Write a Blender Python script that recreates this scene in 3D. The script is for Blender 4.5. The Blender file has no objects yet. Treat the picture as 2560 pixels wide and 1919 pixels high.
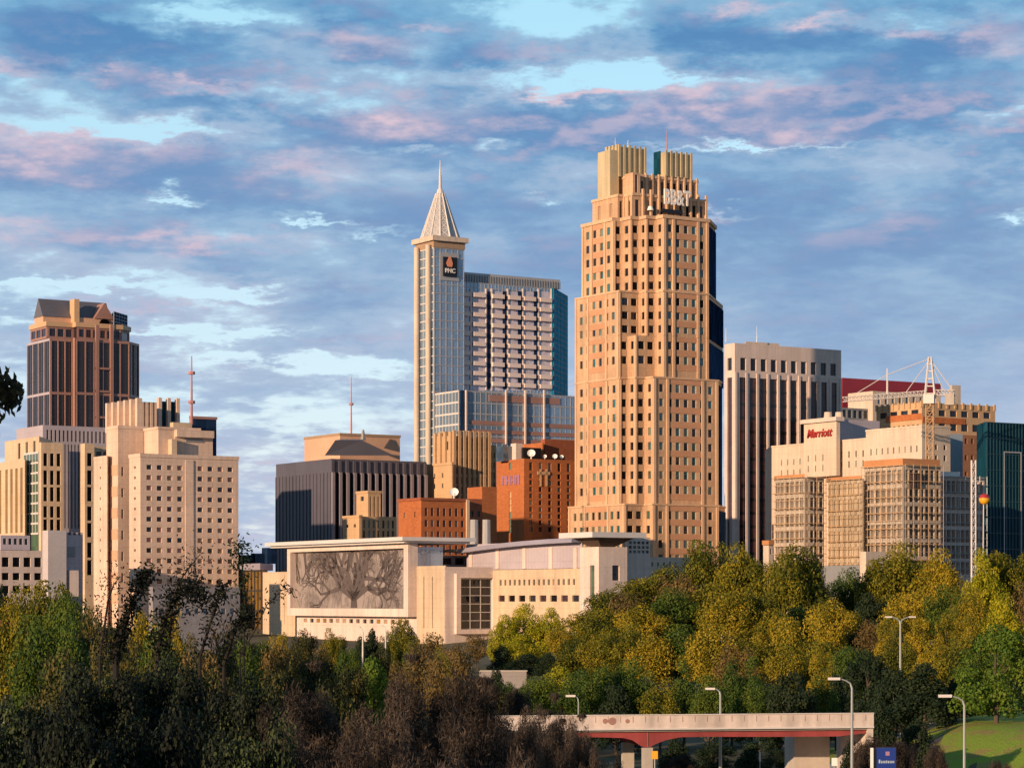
import bpy, bmesh, math, random
import numpy as np
from mathutils import Vector, Matrix
random.seed(7)
SC = bpy.context.scene
COL = SC.collection
# ------------------------------------------------------------------ camera
F, CX, HY, H = 6200.0, 1280.0, 1500.0, 20.0      # focal length and horizon in photo pixels, eye height in metres
cam = bpy.data.cameras.new('camera'); camo = bpy.data.objects.new('camera', cam); COL.objects.link(camo)
camo.location = (0, 0, H); camo.rotation_euler = (math.radians(90), 0, 0)
cam.sensor_width = 36; cam.lens = 36*F/2560; cam.shift_y = (HY-959.5)/2560
cam.clip_start = 1; cam.clip_end = 20000
SC.camera = camo
SC.view_settings.view_transform = 'Standard'; SC.view_settings.look = 'None'
SC.view_settings.exposure = 0.28; SC.view_settings.gamma = 1.0
# ------------------------------------------------------------------ sun
TH = math.radians(32)                              # bearing of the street grid
SUN_EL = math.radians(10.5)
sx, sy = -0.66, -0.7513
sund = Vector((sx*math.cos(SUN_EL), sy*math.cos(SUN_EL), math.sin(SUN_EL)))
sl = bpy.data.lights.new('sun', 'SUN'); sl.energy = 5.0; sl.angle = math.radians(0.5); sl.color = (1.0, 0.67, 0.41)
so = bpy.data.objects.new('sun', sl); COL.objects.link(so)
so.rotation_euler = sund.to_track_quat('Z', 'Y').to_euler(); so.location = (-60, -100, 80)
# ------------------------------------------------------------------ world
class NT:
    """small node-tree writer"""
    def __init__(s, t): s.t = t; t.nodes.clear()
    def n(s, typ, **kw):
        nd = s.t.nodes.new(typ)
        for k, v in kw.items():
            if k.startswith('i_'):
                nd.inputs[k[2:].replace('_', ' ')].default_value = v
            else: setattr(nd, k, v)
        return nd
    def l(s, a, b): s.t.links.new(a, b)
    def put(s, inp, v):
        if isinstance(v, (int, float)): inp.default_value = v
        elif isinstance(v, (tuple, list)): inp.default_value = v
        else: s.l(v, inp)
    def m(s, op, a, b=0.0, c=None, clamp=False):
        nd = s.n('ShaderNodeMath', operation=op, use_clamp=clamp)
        s.put(nd.inputs[0], a); s.put(nd.inputs[1], b)
        if c is not None: s.put(nd.inputs[2], c)
        return nd.outputs[0]
    def mix(s, f, a, b, typ='MIX'):
        nd = s.n('ShaderNodeMix', data_type='RGBA', blend_type=typ)
        s.put(nd.inputs[0], f); s.put(nd.inputs[6], a); s.put(nd.inputs[7], b)
        return nd.outputs[2]
    def mr(s, v, a, b, c=0.0, d=1.0, smooth=False):
        nd = s.n('ShaderNodeMapRange', interpolation_type='SMOOTHSTEP' if smooth else 'LINEAR')
        s.put(nd.inputs[0], v)
        for i, q in enumerate((a, b, c, d)): s.put(nd.inputs[1+i], q)
        return nd.outputs[0]
    def noise(s, vec, scale, detail=4, rough=0.55, dist=0.0):
        nd = s.n('ShaderNodeTexNoise')
        s.l(vec, nd.inputs['Vector']); nd.inputs['Scale'].default_value = scale
        nd.inputs['Detail'].default_value = detail; nd.inputs['Roughness'].default_value = rough
        nd.inputs['Distortion'].default_value = dist
        return nd.outputs[0]
def lin(r, g, b):
    f = lambda c: ((c/255+0.055)/1.055)**2.4 if c > 10 else c/255/12.92
    return (f(r), f(g), f(b), 1)
W = bpy.data.worlds.new('World'); SC.world = W; W.use_nodes = True
n = NT(W.node_tree)
out = n.n('ShaderNodeOutputWorld')
tc = n.n('ShaderNodeTexCoord').outputs['Generated']
sky = n.n('ShaderNodeTexSky', sky_type='NISHITA', sun_disc=False, sun_elevation=SUN_EL, air_density=1.0, dust_density=0.6, ozone_density=2.0)
sky.sun_rotation = math.atan2(sx, sy)
sep = n.n('ShaderNodeSeparateXYZ'); n.l(tc, sep.inputs[0])
X, Y, Z = sep.outputs
az = n.m('ARCTAN2', X, Y)
hyp = n.m('SQRT', n.m('ADD', n.m('MULTIPLY', X, X), n.m('MULTIPLY', Y, Y)))
el = n.m('DIVIDE', Z, n.m('MAXIMUM', hyp, 0.001))
zz = n.m('ADD', n.m('MAXIMUM', Z, 0.0), 0.20)
pu = n.m('DIVIDE', X, zz); pv = n.m('DIVIDE', Y, zz)
cb = n.n('ShaderNodeCombineXYZ'); n.l(pu, cb.inputs[0]); n.l(pv, cb.inputs[1]); cb.inputs[2].default_value = 3.7
cb2 = n.n('ShaderNodeCombineXYZ'); n.l(pu, cb2.inputs[0]); n.l(n.m('SUBTRACT', pv, n.m('MULTIPLY', pv, 0.016)), cb2.inputs[1]); cb2.inputs[2].default_value = 3.7
def cloudy(c):
    a = n.noise(c, 6.5, 7, 0.56, 0.1); b = n.noise(c, 30.0, 5, 0.6, 0.1)
    return n.m('ADD', n.m('MULTIPLY', a, 0.78), n.m('MULTIPLY', b, 0.22))
# the places of the larger banks and gaps seen in the sky: (px, row, half width, half height, amount)
BL = [(880,140,300,55,.15),(230,90,380,80,.15),(560,250,330,45,.13),(1750,110,330,65,.16),(2330,170,400,100,.14),(200,400,420,55,.14),(900,340,520,55,.12),
      (2000,290,380,50,.18),(1350,300,330,60,.14),(1280,520,1500,110,.10),(2100,650,800,160,.09),(2300,880,600,110,.07),(1000,720,500,60,.06),
      (420,40,160,26,-.12),(130,230,170,40,-.12),(650,235,220,20,-.14),(1100,110,90,36,-.10),(1380,190,300,30,-.14),(1750,205,330,20,-.15),(330,320,330,24,-.17),(1480,60,160,45,-.13),(830,270,200,25,-.15),(640,40,200,16,-.08),
      (430,495,80,12,-.24),(1230,365,50,12,-.18),(2300,50,300,22,-.13),(2540,275,60,24,-.16),(1000,375,70,12,-.16),(1380,500,50,9,-.14),(790,555,80,8,-.2),(620,735,110,18,-.2),(100,705,240,12,-.18),(950,580,90,8,-.14),(2500,543,60,12,-.18),
      (480,830,260,10,-.13),(100,800,230,20,-.10),(1800,535,80,10,-.16),(1900,365,240,7,-.18),(650,1040,260,50,-.10),(680,900,200,14,-.11),(900,925,120,18,-.12)]
azw = n.m('ADD', az, n.m('MULTIPLY', n.m('SUBTRACT', n.noise(cb.outputs[0], 11.0, 5, .6), .5), .085))     # ragged outlines
elw = n.m('ADD', el, n.m('MULTIPLY', n.m('SUBTRACT', n.noise(cb.outputs[0], 17.0, 5, .62), .5), .026))
blob = None
for (px, ro, hw, hh, am) in BL:
    a0 = math.atan((px-CX)/F); e0 = (HY-ro)/F*math.cos(a0)
    dx = n.m('DIVIDE', n.m('SUBTRACT', azw, a0), hw/F); dy = n.m('DIVIDE', n.m('SUBTRACT', elw, e0), hh/F)
    r = n.m('ADD', n.m('MULTIPLY', dx, dx), n.m('MULTIPLY', dy, dy))
    g = n.m('MULTIPLY', n.m('EXPONENT', n.m('MULTIPLY', r, -0.8)), am*1.05)
    blob = g if blob is None else n.m('ADD', blob, g)
PL = [(230,335,260,38),(90,400,140,50),(40,572,90,24),(1060,300,150,34),(1480,232,110,13),(1950,232,330,22),(1800,265,160,30),(300,185,60,18),(60,180,55,30),(1880,20,70,14),(2290,78,90,14),(2080,52,60,10),(1090,72,70,12),(560,215,140,16),(790,420,120,46),(1950,330,160,30),(880,110,140,30),(2520,90,70,40),(1750,545,80,14),(560,600,200,20),(200,310,140,14),(1350,225,60,10)]
pink = None
for (px, ro, hw, hh) in PL:
    a0 = math.atan((px-CX)/F); e0 = (HY-ro)/F*math.cos(a0)
    dx = n.m('DIVIDE', n.m('SUBTRACT', azw, a0), hw/F); dy = n.m('DIVIDE', n.m('SUBTRACT', elw, e0), hh/F)
    g = n.m('EXPONENT', n.m('MULTIPLY', n.m('ADD', n.m('MULTIPLY', dx, dx), n.m('MULTIPLY', dy, dy)), -0.9))
    pink = g if pink is None else n.m('ADD', pink, g)
calm = n.m('MAXIMUM', n.mr(el, .08, .21, .38, 1.0, True), n.mr(az, .04, -.12, .35, .85, True))   # the air low on the right holds smoother cloud
def even(v): return n.m('ADD', n.m('MULTIPLY', n.m('SUBTRACT', v, .49), n.m('MULTIPLY', calm, .85)), .49)
D1 = n.m('ADD', even(cloudy(cb.outputs[0])), blob); D2 = n.m('ADD', even(cloudy(cb2.outputs[0])), blob)
cov = n.mr(D1, 0.39, 0.505, 0, 1, True)
thick = n.mr(D1, 0.47, 0.68, 0, 1, True)
lit = n.mr(n.m('SUBTRACT', D1, D2), -0.02, 0.12, 0, 1, True)
edge = n.mr(D1, 0.60, 0.50, 0, 1, True)
pinkf = n.m('ADD', n.m('MULTIPLY', n.m('MAXIMUM', n.m('MULTIPLY', lit, 0.5), n.m('MULTIPLY', edge, 0.22)), n.mr(n.noise(cb.outputs[0], 3.0, 2), 0.40, 0.62, 0.15, 0.9, True)), n.m('MULTIPLY', pink, n.mr(n.noise(cb.outputs[0], 22.0, 4), 0.3, 0.65, 0.15, 0.62, True)), clamp=True)
hgt = n.mr(el, 0.03, 0.235, 0, 1)
body = n.mix(hgt, lin(182,198,221), lin(126,180,215))
bodyd = n.mix(hgt, lin(150,173,207), lin(86,138,188))
cloudc = n.mix(thick, body, bodyd)
cloudc = n.mix(pinkf, cloudc, lin(224,200,212))
clearc = n.mix(hgt, lin(214,222,238), lin(172,222,240))
bgS = n.n('ShaderNodeBackground'); n.l(sky.outputs[0], bgS.inputs[0]); bgS.inputs[1].default_value = 0.05
bgG = n.n('ShaderNodeBackground'); n.l(clearc, bgG.inputs[0]); dim = n.m('MULTIPLY', n.mr(el, .27, .8, .84, .40, True), n.mr(Y, -.3, .1, .6, 1, True)); n.l(n.m('MULTIPLY', dim, .80), bgG.inputs[1])
add = n.n('ShaderNodeAddShader'); n.l(bgS.outputs[0], add.inputs[0]); n.l(bgG.outputs[0], add.inputs[1])
bgC = n.n('ShaderNodeBackground'); n.l(cloudc, bgC.inputs[0]); n.l(dim, bgC.inputs[1])
mx = n.n('ShaderNodeMixShader'); n.l(cov, mx.inputs[0]); n.l(add.outputs[0], mx.inputs[1]); n.l(bgC.outputs[0], mx.inputs[2])
n.l(mx.outputs[0], out.inputs[0])
W.cycles.sampling_method = 'MANUAL'; W.cycles.sample_map_resolution = 512
# ------------------------------------------------------------------ materials
MATS = {}
def base_mat(name):
    m = bpy.data.materials.new(name); m.use_nodes = True
    t = NT(m.node_tree)
    o = t.n('ShaderNodeOutputMaterial'); p = t.n('ShaderNodeBsdfPrincipled'); t.l(p.outputs[0], o.inputs[0])
    MATS[name] = m
    return m, t, p
def solid(name, c, rough=0.85, var=0.10, joint=None, brick=None, bump=0.0, metal=0.0, streak=0.0):
    """wall material: colour with broad and fine variation, optional panel joints (metres) or brick courses"""
    m, t, p = base_mat(name)
    oc = t.n('ShaderNodeTexCoord').outputs['Object']
    a = t.noise(oc, 0.09, 3); b = t.noise(oc, 1.7, 4)
    v = t.m('ADD', t.mr(a, 0.3, 0.7, 1-var, 1+var), t.mr(b, 0.3, 0.7, -var*0.6, var*0.6))
    if streak:
        mp = t.n('ShaderNodeMapping'); t.l(oc, mp.inputs[0]); mp.inputs['Scale'].default_value = (1, 1, 0.06)
        v = t.m('MULTIPLY', v, t.mr(t.noise(mp.outputs[0], 0.9, 3), 0.35, 0.75, 1.0, 1-streak))
    sp = t.n('ShaderNodeSeparateXYZ'); t.l(oc, sp.inputs[0])
    u = t.m('ADD', sp.outputs[0], sp.outputs[1])
    if joint:
        ju = t.m('LESS_THAN', t.m('PINGPONG', u, joint[0]/2), joint[2]); jz = t.m('LESS_THAN', t.m('PINGPONG', sp.outputs[2], joint[1]/2), joint[2])
        v = t.m('MULTIPLY', v, t.m('SUBTRACT', 1.0, t.m('MULTIPLY', t.m('MAXIMUM', ju, jz), joint[3])))
    mul = t.n('ShaderNodeVectorMath', operation='SCALE'); mul.inputs[0].default_value = c[:3]; t.l(v, mul.inputs['Scale'])
    colr = mul.outputs[0]
    if brick:
        cc = t.n('ShaderNodeCombineXYZ'); t.l(u, cc.inputs[0]); t.l(sp.outputs[2], cc.inputs[1])
        br = t.n('ShaderNodeTexBrick'); t.l(cc.outputs[0], br.inputs['Vector']); br.inputs['Scale'].default_value = 1.0
        br.inputs['Brick Width'].default_value = brick; br.inputs['Row Height'].default_value = brick*0.4; br.inputs['Mortar Size'].default_value = brick*0.04
        br.inputs['Color1'].default_value = (1,1,1,1); br.inputs['Color2'].default_value = (.78,.74,.74,1); br.inputs['Mortar'].default_value = (.9,.9,.9,1)
        colr = t.mix(1.0, colr, br.outputs[0], 'MULTIPLY')
    t.l(colr, p.inputs['Base Color']); p.inputs['Roughness'].default_value = rough; p.inputs['Metallic'].default_value = metal
    if bump:
        bp = t.n('ShaderNodeBump'); bp.inputs['Strength'].default_value = bump; bp.inputs['Distance'].default_value = 0.15
        t.l(b, bp.inputs['Height']); t.l(bp.outputs[0], p.inputs['Normal'])
    return m
def glass(name, c, rough=0.08, ior=1.7, wob=0.15, var=0.5, metal=0.0, pan=1.5, spec=0.5):
    m, t, p = base_mat(name)
    oc = t.n('ShaderNodeTexCoord').outputs['Object']
    geo = t.n('ShaderNodeNewGeometry').outputs['Position']
    sn = t.n('ShaderNodeVectorMath', operation='SNAP'); t.l(geo, sn.inputs[0]); sn.inputs[1].default_value = (pan, pan, pan*1.9)
    wn = t.n('ShaderNodeTexWhiteNoise', noise_dimensions='3D'); t.l(sn.outputs[0], wn.inputs['Vector'])
    oi = t.n('ShaderNodeObjectInfo').outputs['Random']
    r = t.m('ADD', t.m('MULTIPLY', wn.outputs[0], 0.6), t.m('MULTIPLY', oi, 0.6))
    mul = t.n('ShaderNodeVectorMath', operation='SCALE'); mul.inputs[0].default_value = c[:3]; t.l(t.mr(r, 0, 1.2, 1-var, 1+var), mul.inputs['Scale'])
    t.l(mul.outputs[0], p.inputs['Base Color']); p.inputs['Roughness'].default_value = rough
    p.inputs['IOR'].default_value = ior; p.inputs['Metallic'].default_value = metal; p.inputs['Specular IOR Level'].default_value = spec
    bp = t.n('ShaderNodeBump'); bp.inputs['Strength'].default_value = wob; bp.inputs['Distance'].default_value = 0.3
    t.l(t.noise(geo, 0.6, 2), bp.inputs['Height']); t.l(bp.outputs[0], p.inputs['Normal'])
    return m
G = {}
solid('sandstone', (.56,.37,.235), joint=(1.6,2.1,.05,.14), streak=.26, var=.16)
solid('sandstone_trim', (.62,.42,.275), var=.10, streak=.15)
solid('spandrel_stone', (.50,.27,.16), var=.12)
solid('crown_metal', (.50,.42,.27), rough=.5, var=.12, streak=.25)
solid('courthouse', (.66,.50,.41), joint=(3.2,2.6,.06,.14), streak=.2, var=.12)
solid('cream', (.60,.465,.335), joint=(2.4,2.0,.05,.13), streak=.2, var=.12)
solid('cream_light', (.62,.52,.435), joint=(3,3,.05,.12), streak=.2, var=.1)
solid('white_precast', (.66,.55,.51), joint=(3.4,4.0,.06,.13), streak=.18, var=.1)
solid('lilac_panel', (.42,.38,.44), joint=(1.2,3.5,.05,.18), rough=.6)
solid('grey_block', (.50,.46,.48), joint=(3,3,.04,.08))
solid('granite', (.34,.19,.16), rough=.5, joint=(1.5,2,.04,.10))
solid('mosaic_dark', (.095,.075,.07), var=.2, rough=.5)
solid('granite_gold', (.56,.37,.22), rough=.6)
solid('dark_stone', (.095,.092,.125), rough=.6, joint=(1.5,60,.12,.22), streak=.15)  # the shadow lying over the slab is put into this colour
solid('shade_toned_fin', (.23,.205,.24), rough=.6)  # fins of the same slab, toned down for its shadow
solid('peach', (.58,.36,.25), joint=(2,2,.04,.10))
solid('slate', (.12,.12,.15), rough=.5)
solid('tan', (.54,.36,.21), joint=(1.8,1.8,.05,.14), streak=.15)
solid('tan_dark', (.36,.25,.17), streak=.1)
solid('brick_orange', (.46,.15,.05), brick=.9, streak=.12)
solid('brick_red', (.34,.105,.05), brick=.9, streak=.1)
solid('brick_brown', (.34,.16,.085), brick=.9)
solid('white_metal', (.60,.58,.58), rough=.45, var=.05)
solid('pale_steel', (.40,.40,.42), rough=.4, var=.08, metal=.2)
solid('steel_grey', (.22,.23,.25), rough=.5, var=.08)
solid('dark_metal', (.04,.04,.045), rough=.5)
solid('steel_teal', (.012,.05,.07), rough=.4)
solid('crimson', (.26,.022,.04), rough=.6)
solid('blue_panel', (.36,.46,.56), rough=.5)
solid('concrete', (.46,.42,.38), streak=.15, bump=.2)
solid('scaffold_concrete', (.46,.40,.34), streak=.2, joint=(2.0,2.0,.08,.2))
solid('netting', (.42,.34,.25), rough=.9, joint=(2.0,2.0,.10,.35), streak=.3, var=.2)
solid('orange_form', (.46,.21,.09), var=.15)
solid('brown_interior', (.10,.065,.05), var=.3)
solid('balcony', (.72,.60,.56), var=.08)
solid('bridge_white', (.64,.56,.53), rough=.7, streak=.4, var=.14)
solid('bridge_red', (.30,.055,.058), rough=.6, var=.15, streak=.3)
solid('roof_lilac', (.34,.33,.42), rough=.4, metal=.2)
solid('sign_blue', (.015,.04,.25), rough=.35, var=.03)
solid('sign_white', (.8,.8,.8), rough=.5, var=.02)
solid('sign_red', (.36,.03,.03), rough=.5, var=.02)
solid('sign_orange', (.75,.28,.16), rough=.5, var=.02)
solid('sign_black', (.008,.008,.012), rough=.4, var=.02)
solid('sign_lilac', (.33,.18,.30), rough=.6, var=.02)
solid('sign_yellow', (.7,.36,.02), rough=.5, var=.02)
solid('pole_grey', (.33,.36,.36), rough=.4, var=.05, metal=.3)
solid('antenna_red', (.42,.20,.20), rough=.6)
solid('gravel_wall', (.27,.25,.25), joint=(2,1,.04,.12))
solid('shed_shade_grey', (.26,.25,.28), var=.2, streak=.2)  # grey takes in the shade lying over the low white building
solid('house_white', (.62,.60,.60))
solid('house_roof', (.10,.085,.085))
solid('asphalt', (.055,.052,.052), rough=.9, var=.2)
solid('bark', (.085,.062,.045), rough=.95, var=.3)
solid('bark_black', (.012,.010,.009), rough=.95)
solid('bark_pale', (.20,.16,.12), rough=.95, var=.3)
glass('glass_dark', (.016,.018,.026), var=.6, spec=.3)
glass('glass_black', (.008,.007,.008), rough=.3, ior=1.3, spec=.2)
glass('glass_teal', (.02,.12,.145), var=.7)
glass('glass_pale', (.13,.20,.18), var=.4, rough=.2)
glass('glass_green', (.06,.11,.08), var=.5)
glass('glass_plum', (.05,.026,.032), var=.5, ior=1.5)
glass('glass_blue', (.05,.09,.15), ior=2.0, var=.35, rough=.06)
glass('glass_teal_wall', (.008,.06,.10), ior=1.1, var=.5, rough=.5, spec=.1)
glass('glass_bright_teal', (.02,.30,.46), ior=1.1, var=.35, rough=.5, spec=.1)
glass('glass_balcony', (.50,.46,.54), var=.3, rough=.3)
glass('glass_sky', (.23,.34,.48), ior=2.4, var=.25, rough=.08, metal=.35)
glass('glass_tower', (.022,.016,.026), ior=1.55, var=.5, rough=.12)
glass('glass_and_shade_navy', (.012,.030,.075), ior=1.05, var=.8, rough=.7, spec=.0)  # navy glass; also carries the shade on the stepped tower's east faces
glass('glass_amber', (.22,.13,.03), var=.5)
def panel_mat():
    m, t, p = base_mat('mosaic_panel')
    oc = t.n('ShaderNodeTexCoord').outputs['Object']
    mp = t.n('ShaderNodeMapping'); t.l(oc, mp.inputs[0]); mp.inputs['Scale'].default_value = (1, 1, .42)
    a = t.noise(mp.outputs[0], .22, 6, .62, 1.6)
    w = t.m('ABSOLUTE', t.m('SUBTRACT', a, .5))
    br = t.mr(w, .0, .055, 1, 0, True)
    b = t.noise(oc, .10, 3, .5, .6)
    mask = t.m('MAXIMUM', t.m('MULTIPLY', br, .8), t.m('MULTIPLY', t.mr(b, .48, .60, 0, 1, True), t.mr(t.noise(mp.outputs[0], 1.6, 5, .7), .38, .6, .3, 1)), clamp=True)
    c = t.mix(t.m('MULTIPLY', mask, .75), (.29,.25,.24,1), (.085,.07,.066,1))
    t.l(c, p.inputs['Base Color']); p.inputs['Roughness'].default_value = .6
panel_mat()
def leaf_mat(name, c1, c2, c3, trans=.25):
    m, t, p = base_mat(name)
    o = [x for x in t.t.nodes if x.type == 'OUTPUT_MATERIAL'][0]
    at = t.n('ShaderNodeAttribute', attribute_name='tint').outputs['Fac']
    oi = t.n('ShaderNodeObjectInfo').outputs['Random']
    f = t.m('ADD', at, t.m('MULTIPLY', t.m('SUBTRACT', oi, .5), .35), clamp=True)
    r = t.n('ShaderNodeValToRGB'); t.l(f, r.inputs[0])
    e = r.color_ramp.elements; e[0].position = 0.05; e[0].color = c1+(1,); e[1].position = 0.95; e[1].color = c3+(1,)
    k = e.new(0.5); k.color = c2+(1,)
    t.l(r.outputs[0], p.inputs['Base Color']); p.inputs['Roughness'].default_value = .7; p.inputs['IOR'].default_value = 1.3
    tr = t.n('ShaderNodeBsdfTranslucent'); t.l(r.outputs[0], tr.inputs[0])
    ms = t.n('ShaderNodeMixShader'); ms.inputs[0].default_value = trans
    t.l(p.outputs[0], ms.inputs[1]); t.l(tr.outputs[0], ms.inputs[2]); t.l(ms.outputs[0], o.inputs[0])
leaf_mat('leaf_olive', (.036,.055,.009), (.125,.135,.012), (.28,.235,.018))
leaf_mat('leaf_gold', (.095,.115,.012), (.25,.205,.015), (.42,.31,.024))
leaf_mat('leaf_green', (0.029,0.065,0.013), (0.065,0.117,0.018), (0.130,0.169,0.021))
leaf_mat('leaf_bright', (0.052,0.111,0.016), (0.091,0.169,0.018), (0.156,0.208,0.026))
leaf_mat('leaf_yellow', (0.169,0.195,0.010), (0.312,0.312,0.013), (0.468,0.403,0.019))
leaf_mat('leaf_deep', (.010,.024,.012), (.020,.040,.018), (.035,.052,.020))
leaf_mat('leaf_shade', (.003,.006,.004), (.011,.020,.011), (.060,.085,.032), .10)  # shade over the near trees is put into these leaf colours
leaf_mat('leaf_mixed', (.010,.018,.008), (.036,.050,.016), (.12,.10,.026), .15)
leaf_mat('leaf_rust', (0.078,0.058,0.023), (0.143,0.104,0.036), (0.221,0.150,0.052))
leaf_mat('leaf_twig', (.013,.010,.009), (.034,.026,.022), (.090,.070,.056), .1)
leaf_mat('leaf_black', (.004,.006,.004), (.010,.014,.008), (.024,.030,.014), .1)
# ground: dry grass and leaf litter mix
m, t, p = base_mat('ground_cover')
geo = t.n('ShaderNodeNewGeometry').outputs['Position']
a = t.noise(geo, .05, 5, .6); b = t.noise(geo, .7, 5, .6)
c = t.mix(t.mr(a, .4, .6, 0, 1, True), (.045,.050,.020,1), (.10,.085,.055,1))
c = t.mix(t.mr(b, .3, .7, 0, .6), c, (.03,.034,.014,1))
t.l(c, p.inputs['Base Color']); p.inputs['Roughness'].default_value = .95
m, t, p = base_mat('lawn')
geo = t.n('ShaderNodeNewGeometry').outputs['Position']
a = t.noise(geo, .30, 6, .68); b = t.noise(geo, 3.5, 6, .75)
c = t.mix(t.mr(a, .47, .60, 0, 1, True), (.19,.33,.012,1), (.28,.20,.07,1))
c = t.mix(t.mr(b, .3, .7, 0, .6), c, (.30,.36,.03,1))
t.l(c, p.inputs['Base Color']); p.inputs['Roughness'].default_value = .95
bp = t.n('ShaderNodeBump'); bp.inputs['Distance'].default_value = .3; t.l(b, bp.inputs['Height']); t.l(bp.outputs[0], p.inputs['Normal'])
# ------------------------------------------------------------------ object helpers
def P(px, row, D): return Vector(((px-CX)*D/F, D, H+(HY-row)*D/F))
def wz(row, D): return H+(HY-row)*D/F
def tag(o, label=None, cat=None, group=None, kind=None):
    if label: o['label'] = label
    if cat: o['category'] = cat
    if group: o['group'] = group
    if kind: o['kind'] = kind
    return o
def empty(name, loc, rz=0.0):
    o = bpy.data.objects.new(name, None); COL.objects.link(o); o.location = loc; o.rotation_euler = (0, 0, rz); o.empty_display_size = 1
    return o
class MB:
    def __init__(s): s.v = []; s.f = []
    def quad(s, *pts):
        i = len(s.v); s.v += [tuple(p) for p in pts]; s.f.append(tuple(range(i, i+len(pts))))
    def box(s, x0, x1, y0, y1, z0, z1):
        i = len(s.v)
        s.v += [(x0,y0,z0),(x1,y0,z0),(x1,y1,z0),(x0,y1,z0),(x0,y0,z1),(x1,y0,z1),(x1,y1,z1),(x0,y1,z1)]
        s.f += [tuple(i+k for k in q) for q in ((0,3,2,1),(4,5,6,7),(0,1,5,4),(1,2,6,5),(2,3,7,6),(3,0,4,7))]
    def prism(s, poly, z0, z1):
        i = len(s.v); k = len(poly)
        s.v += [(p[0], p[1], z0) for p in poly] + [(p[0], p[1], z1) for p in poly]
        for j in range(k): s.f.append((i+j, i+(j+1) % k, i+k+(j+1) % k, i+k+j))
        s.f.append(tuple(i+k+j for j in range(k))); s.f.append(tuple(i+j for j in reversed(range(k))))
    def tube(s, a, b, r0, r1=None, seg=8):
        a = Vector(a); b = Vector(b); r1 = r0 if r1 is None else r1
        d = (b-a).normalized(); q = d.to_track_quat('Z', 'Y')
        i = len(s.v)
        for c, r in ((a, r0), (b, r1)):
            for j in range(seg):
                t = 2*math.pi*j/seg
                s.v.append(tuple(c+q@Vector((math.cos(t)*r, math.sin(t)*r, 0))))
        for j in range(seg): s.f.append((i+j, i+(j+1) % seg, i+seg+(j+1) % seg, i+seg+j))
        s.f.append(tuple(i+j for j in reversed(range(seg)))); s.f.append(tuple(i+seg+j for j in range(seg)))
    def path(s, pts, r0, r1, seg=8):
        for k in range(len(pts)-1):
            a = r0+(r1-r0)*k/(len(pts)-1); b = r0+(r1-r0)*(k+1)/(len(pts)-1)
            s.tube(pts[k], pts[k+1], a, b, seg)
    def build(s, name, mat, parent=None, smooth=False):
        me = bpy.data.meshes.new(name); me.from_pydata(s.v, [], s.f); me.materials.append(MATS[mat])
        if smooth:
            for pl in me.polygons: pl.use_smooth = True
        o = bpy.data.objects.new(name, me); COL.objects.link(o)
        if parent: o.parent = parent
        return o
UNIT = {}
def unit_pane(mat):
    if mat not in UNIT:
        me = bpy.data.meshes.new('window_pane')
        me.from_pydata([(-.5,0,-.5),(.5,0,-.5),(.5,0,.5),(-.5,0,.5),(-.5,.03,-.5),(.5,.03,-.5),(.5,.03,.5),(-.5,.03,.5)], [],
                       [(0,1,2,3),(5,4,7,6),(0,4,5,1),(3,2,6,7),(0,3,7,4),(1,5,6,2)])
        me.materials.append(MATS[mat]); UNIT[mat] = me
    return UNIT[mat]
DIRS = {'W': (0.0, -1.0), 'S': (1.0, 0.0), 'C': (.7071, .7071), 'B': (.7071, -.7071)}
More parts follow.
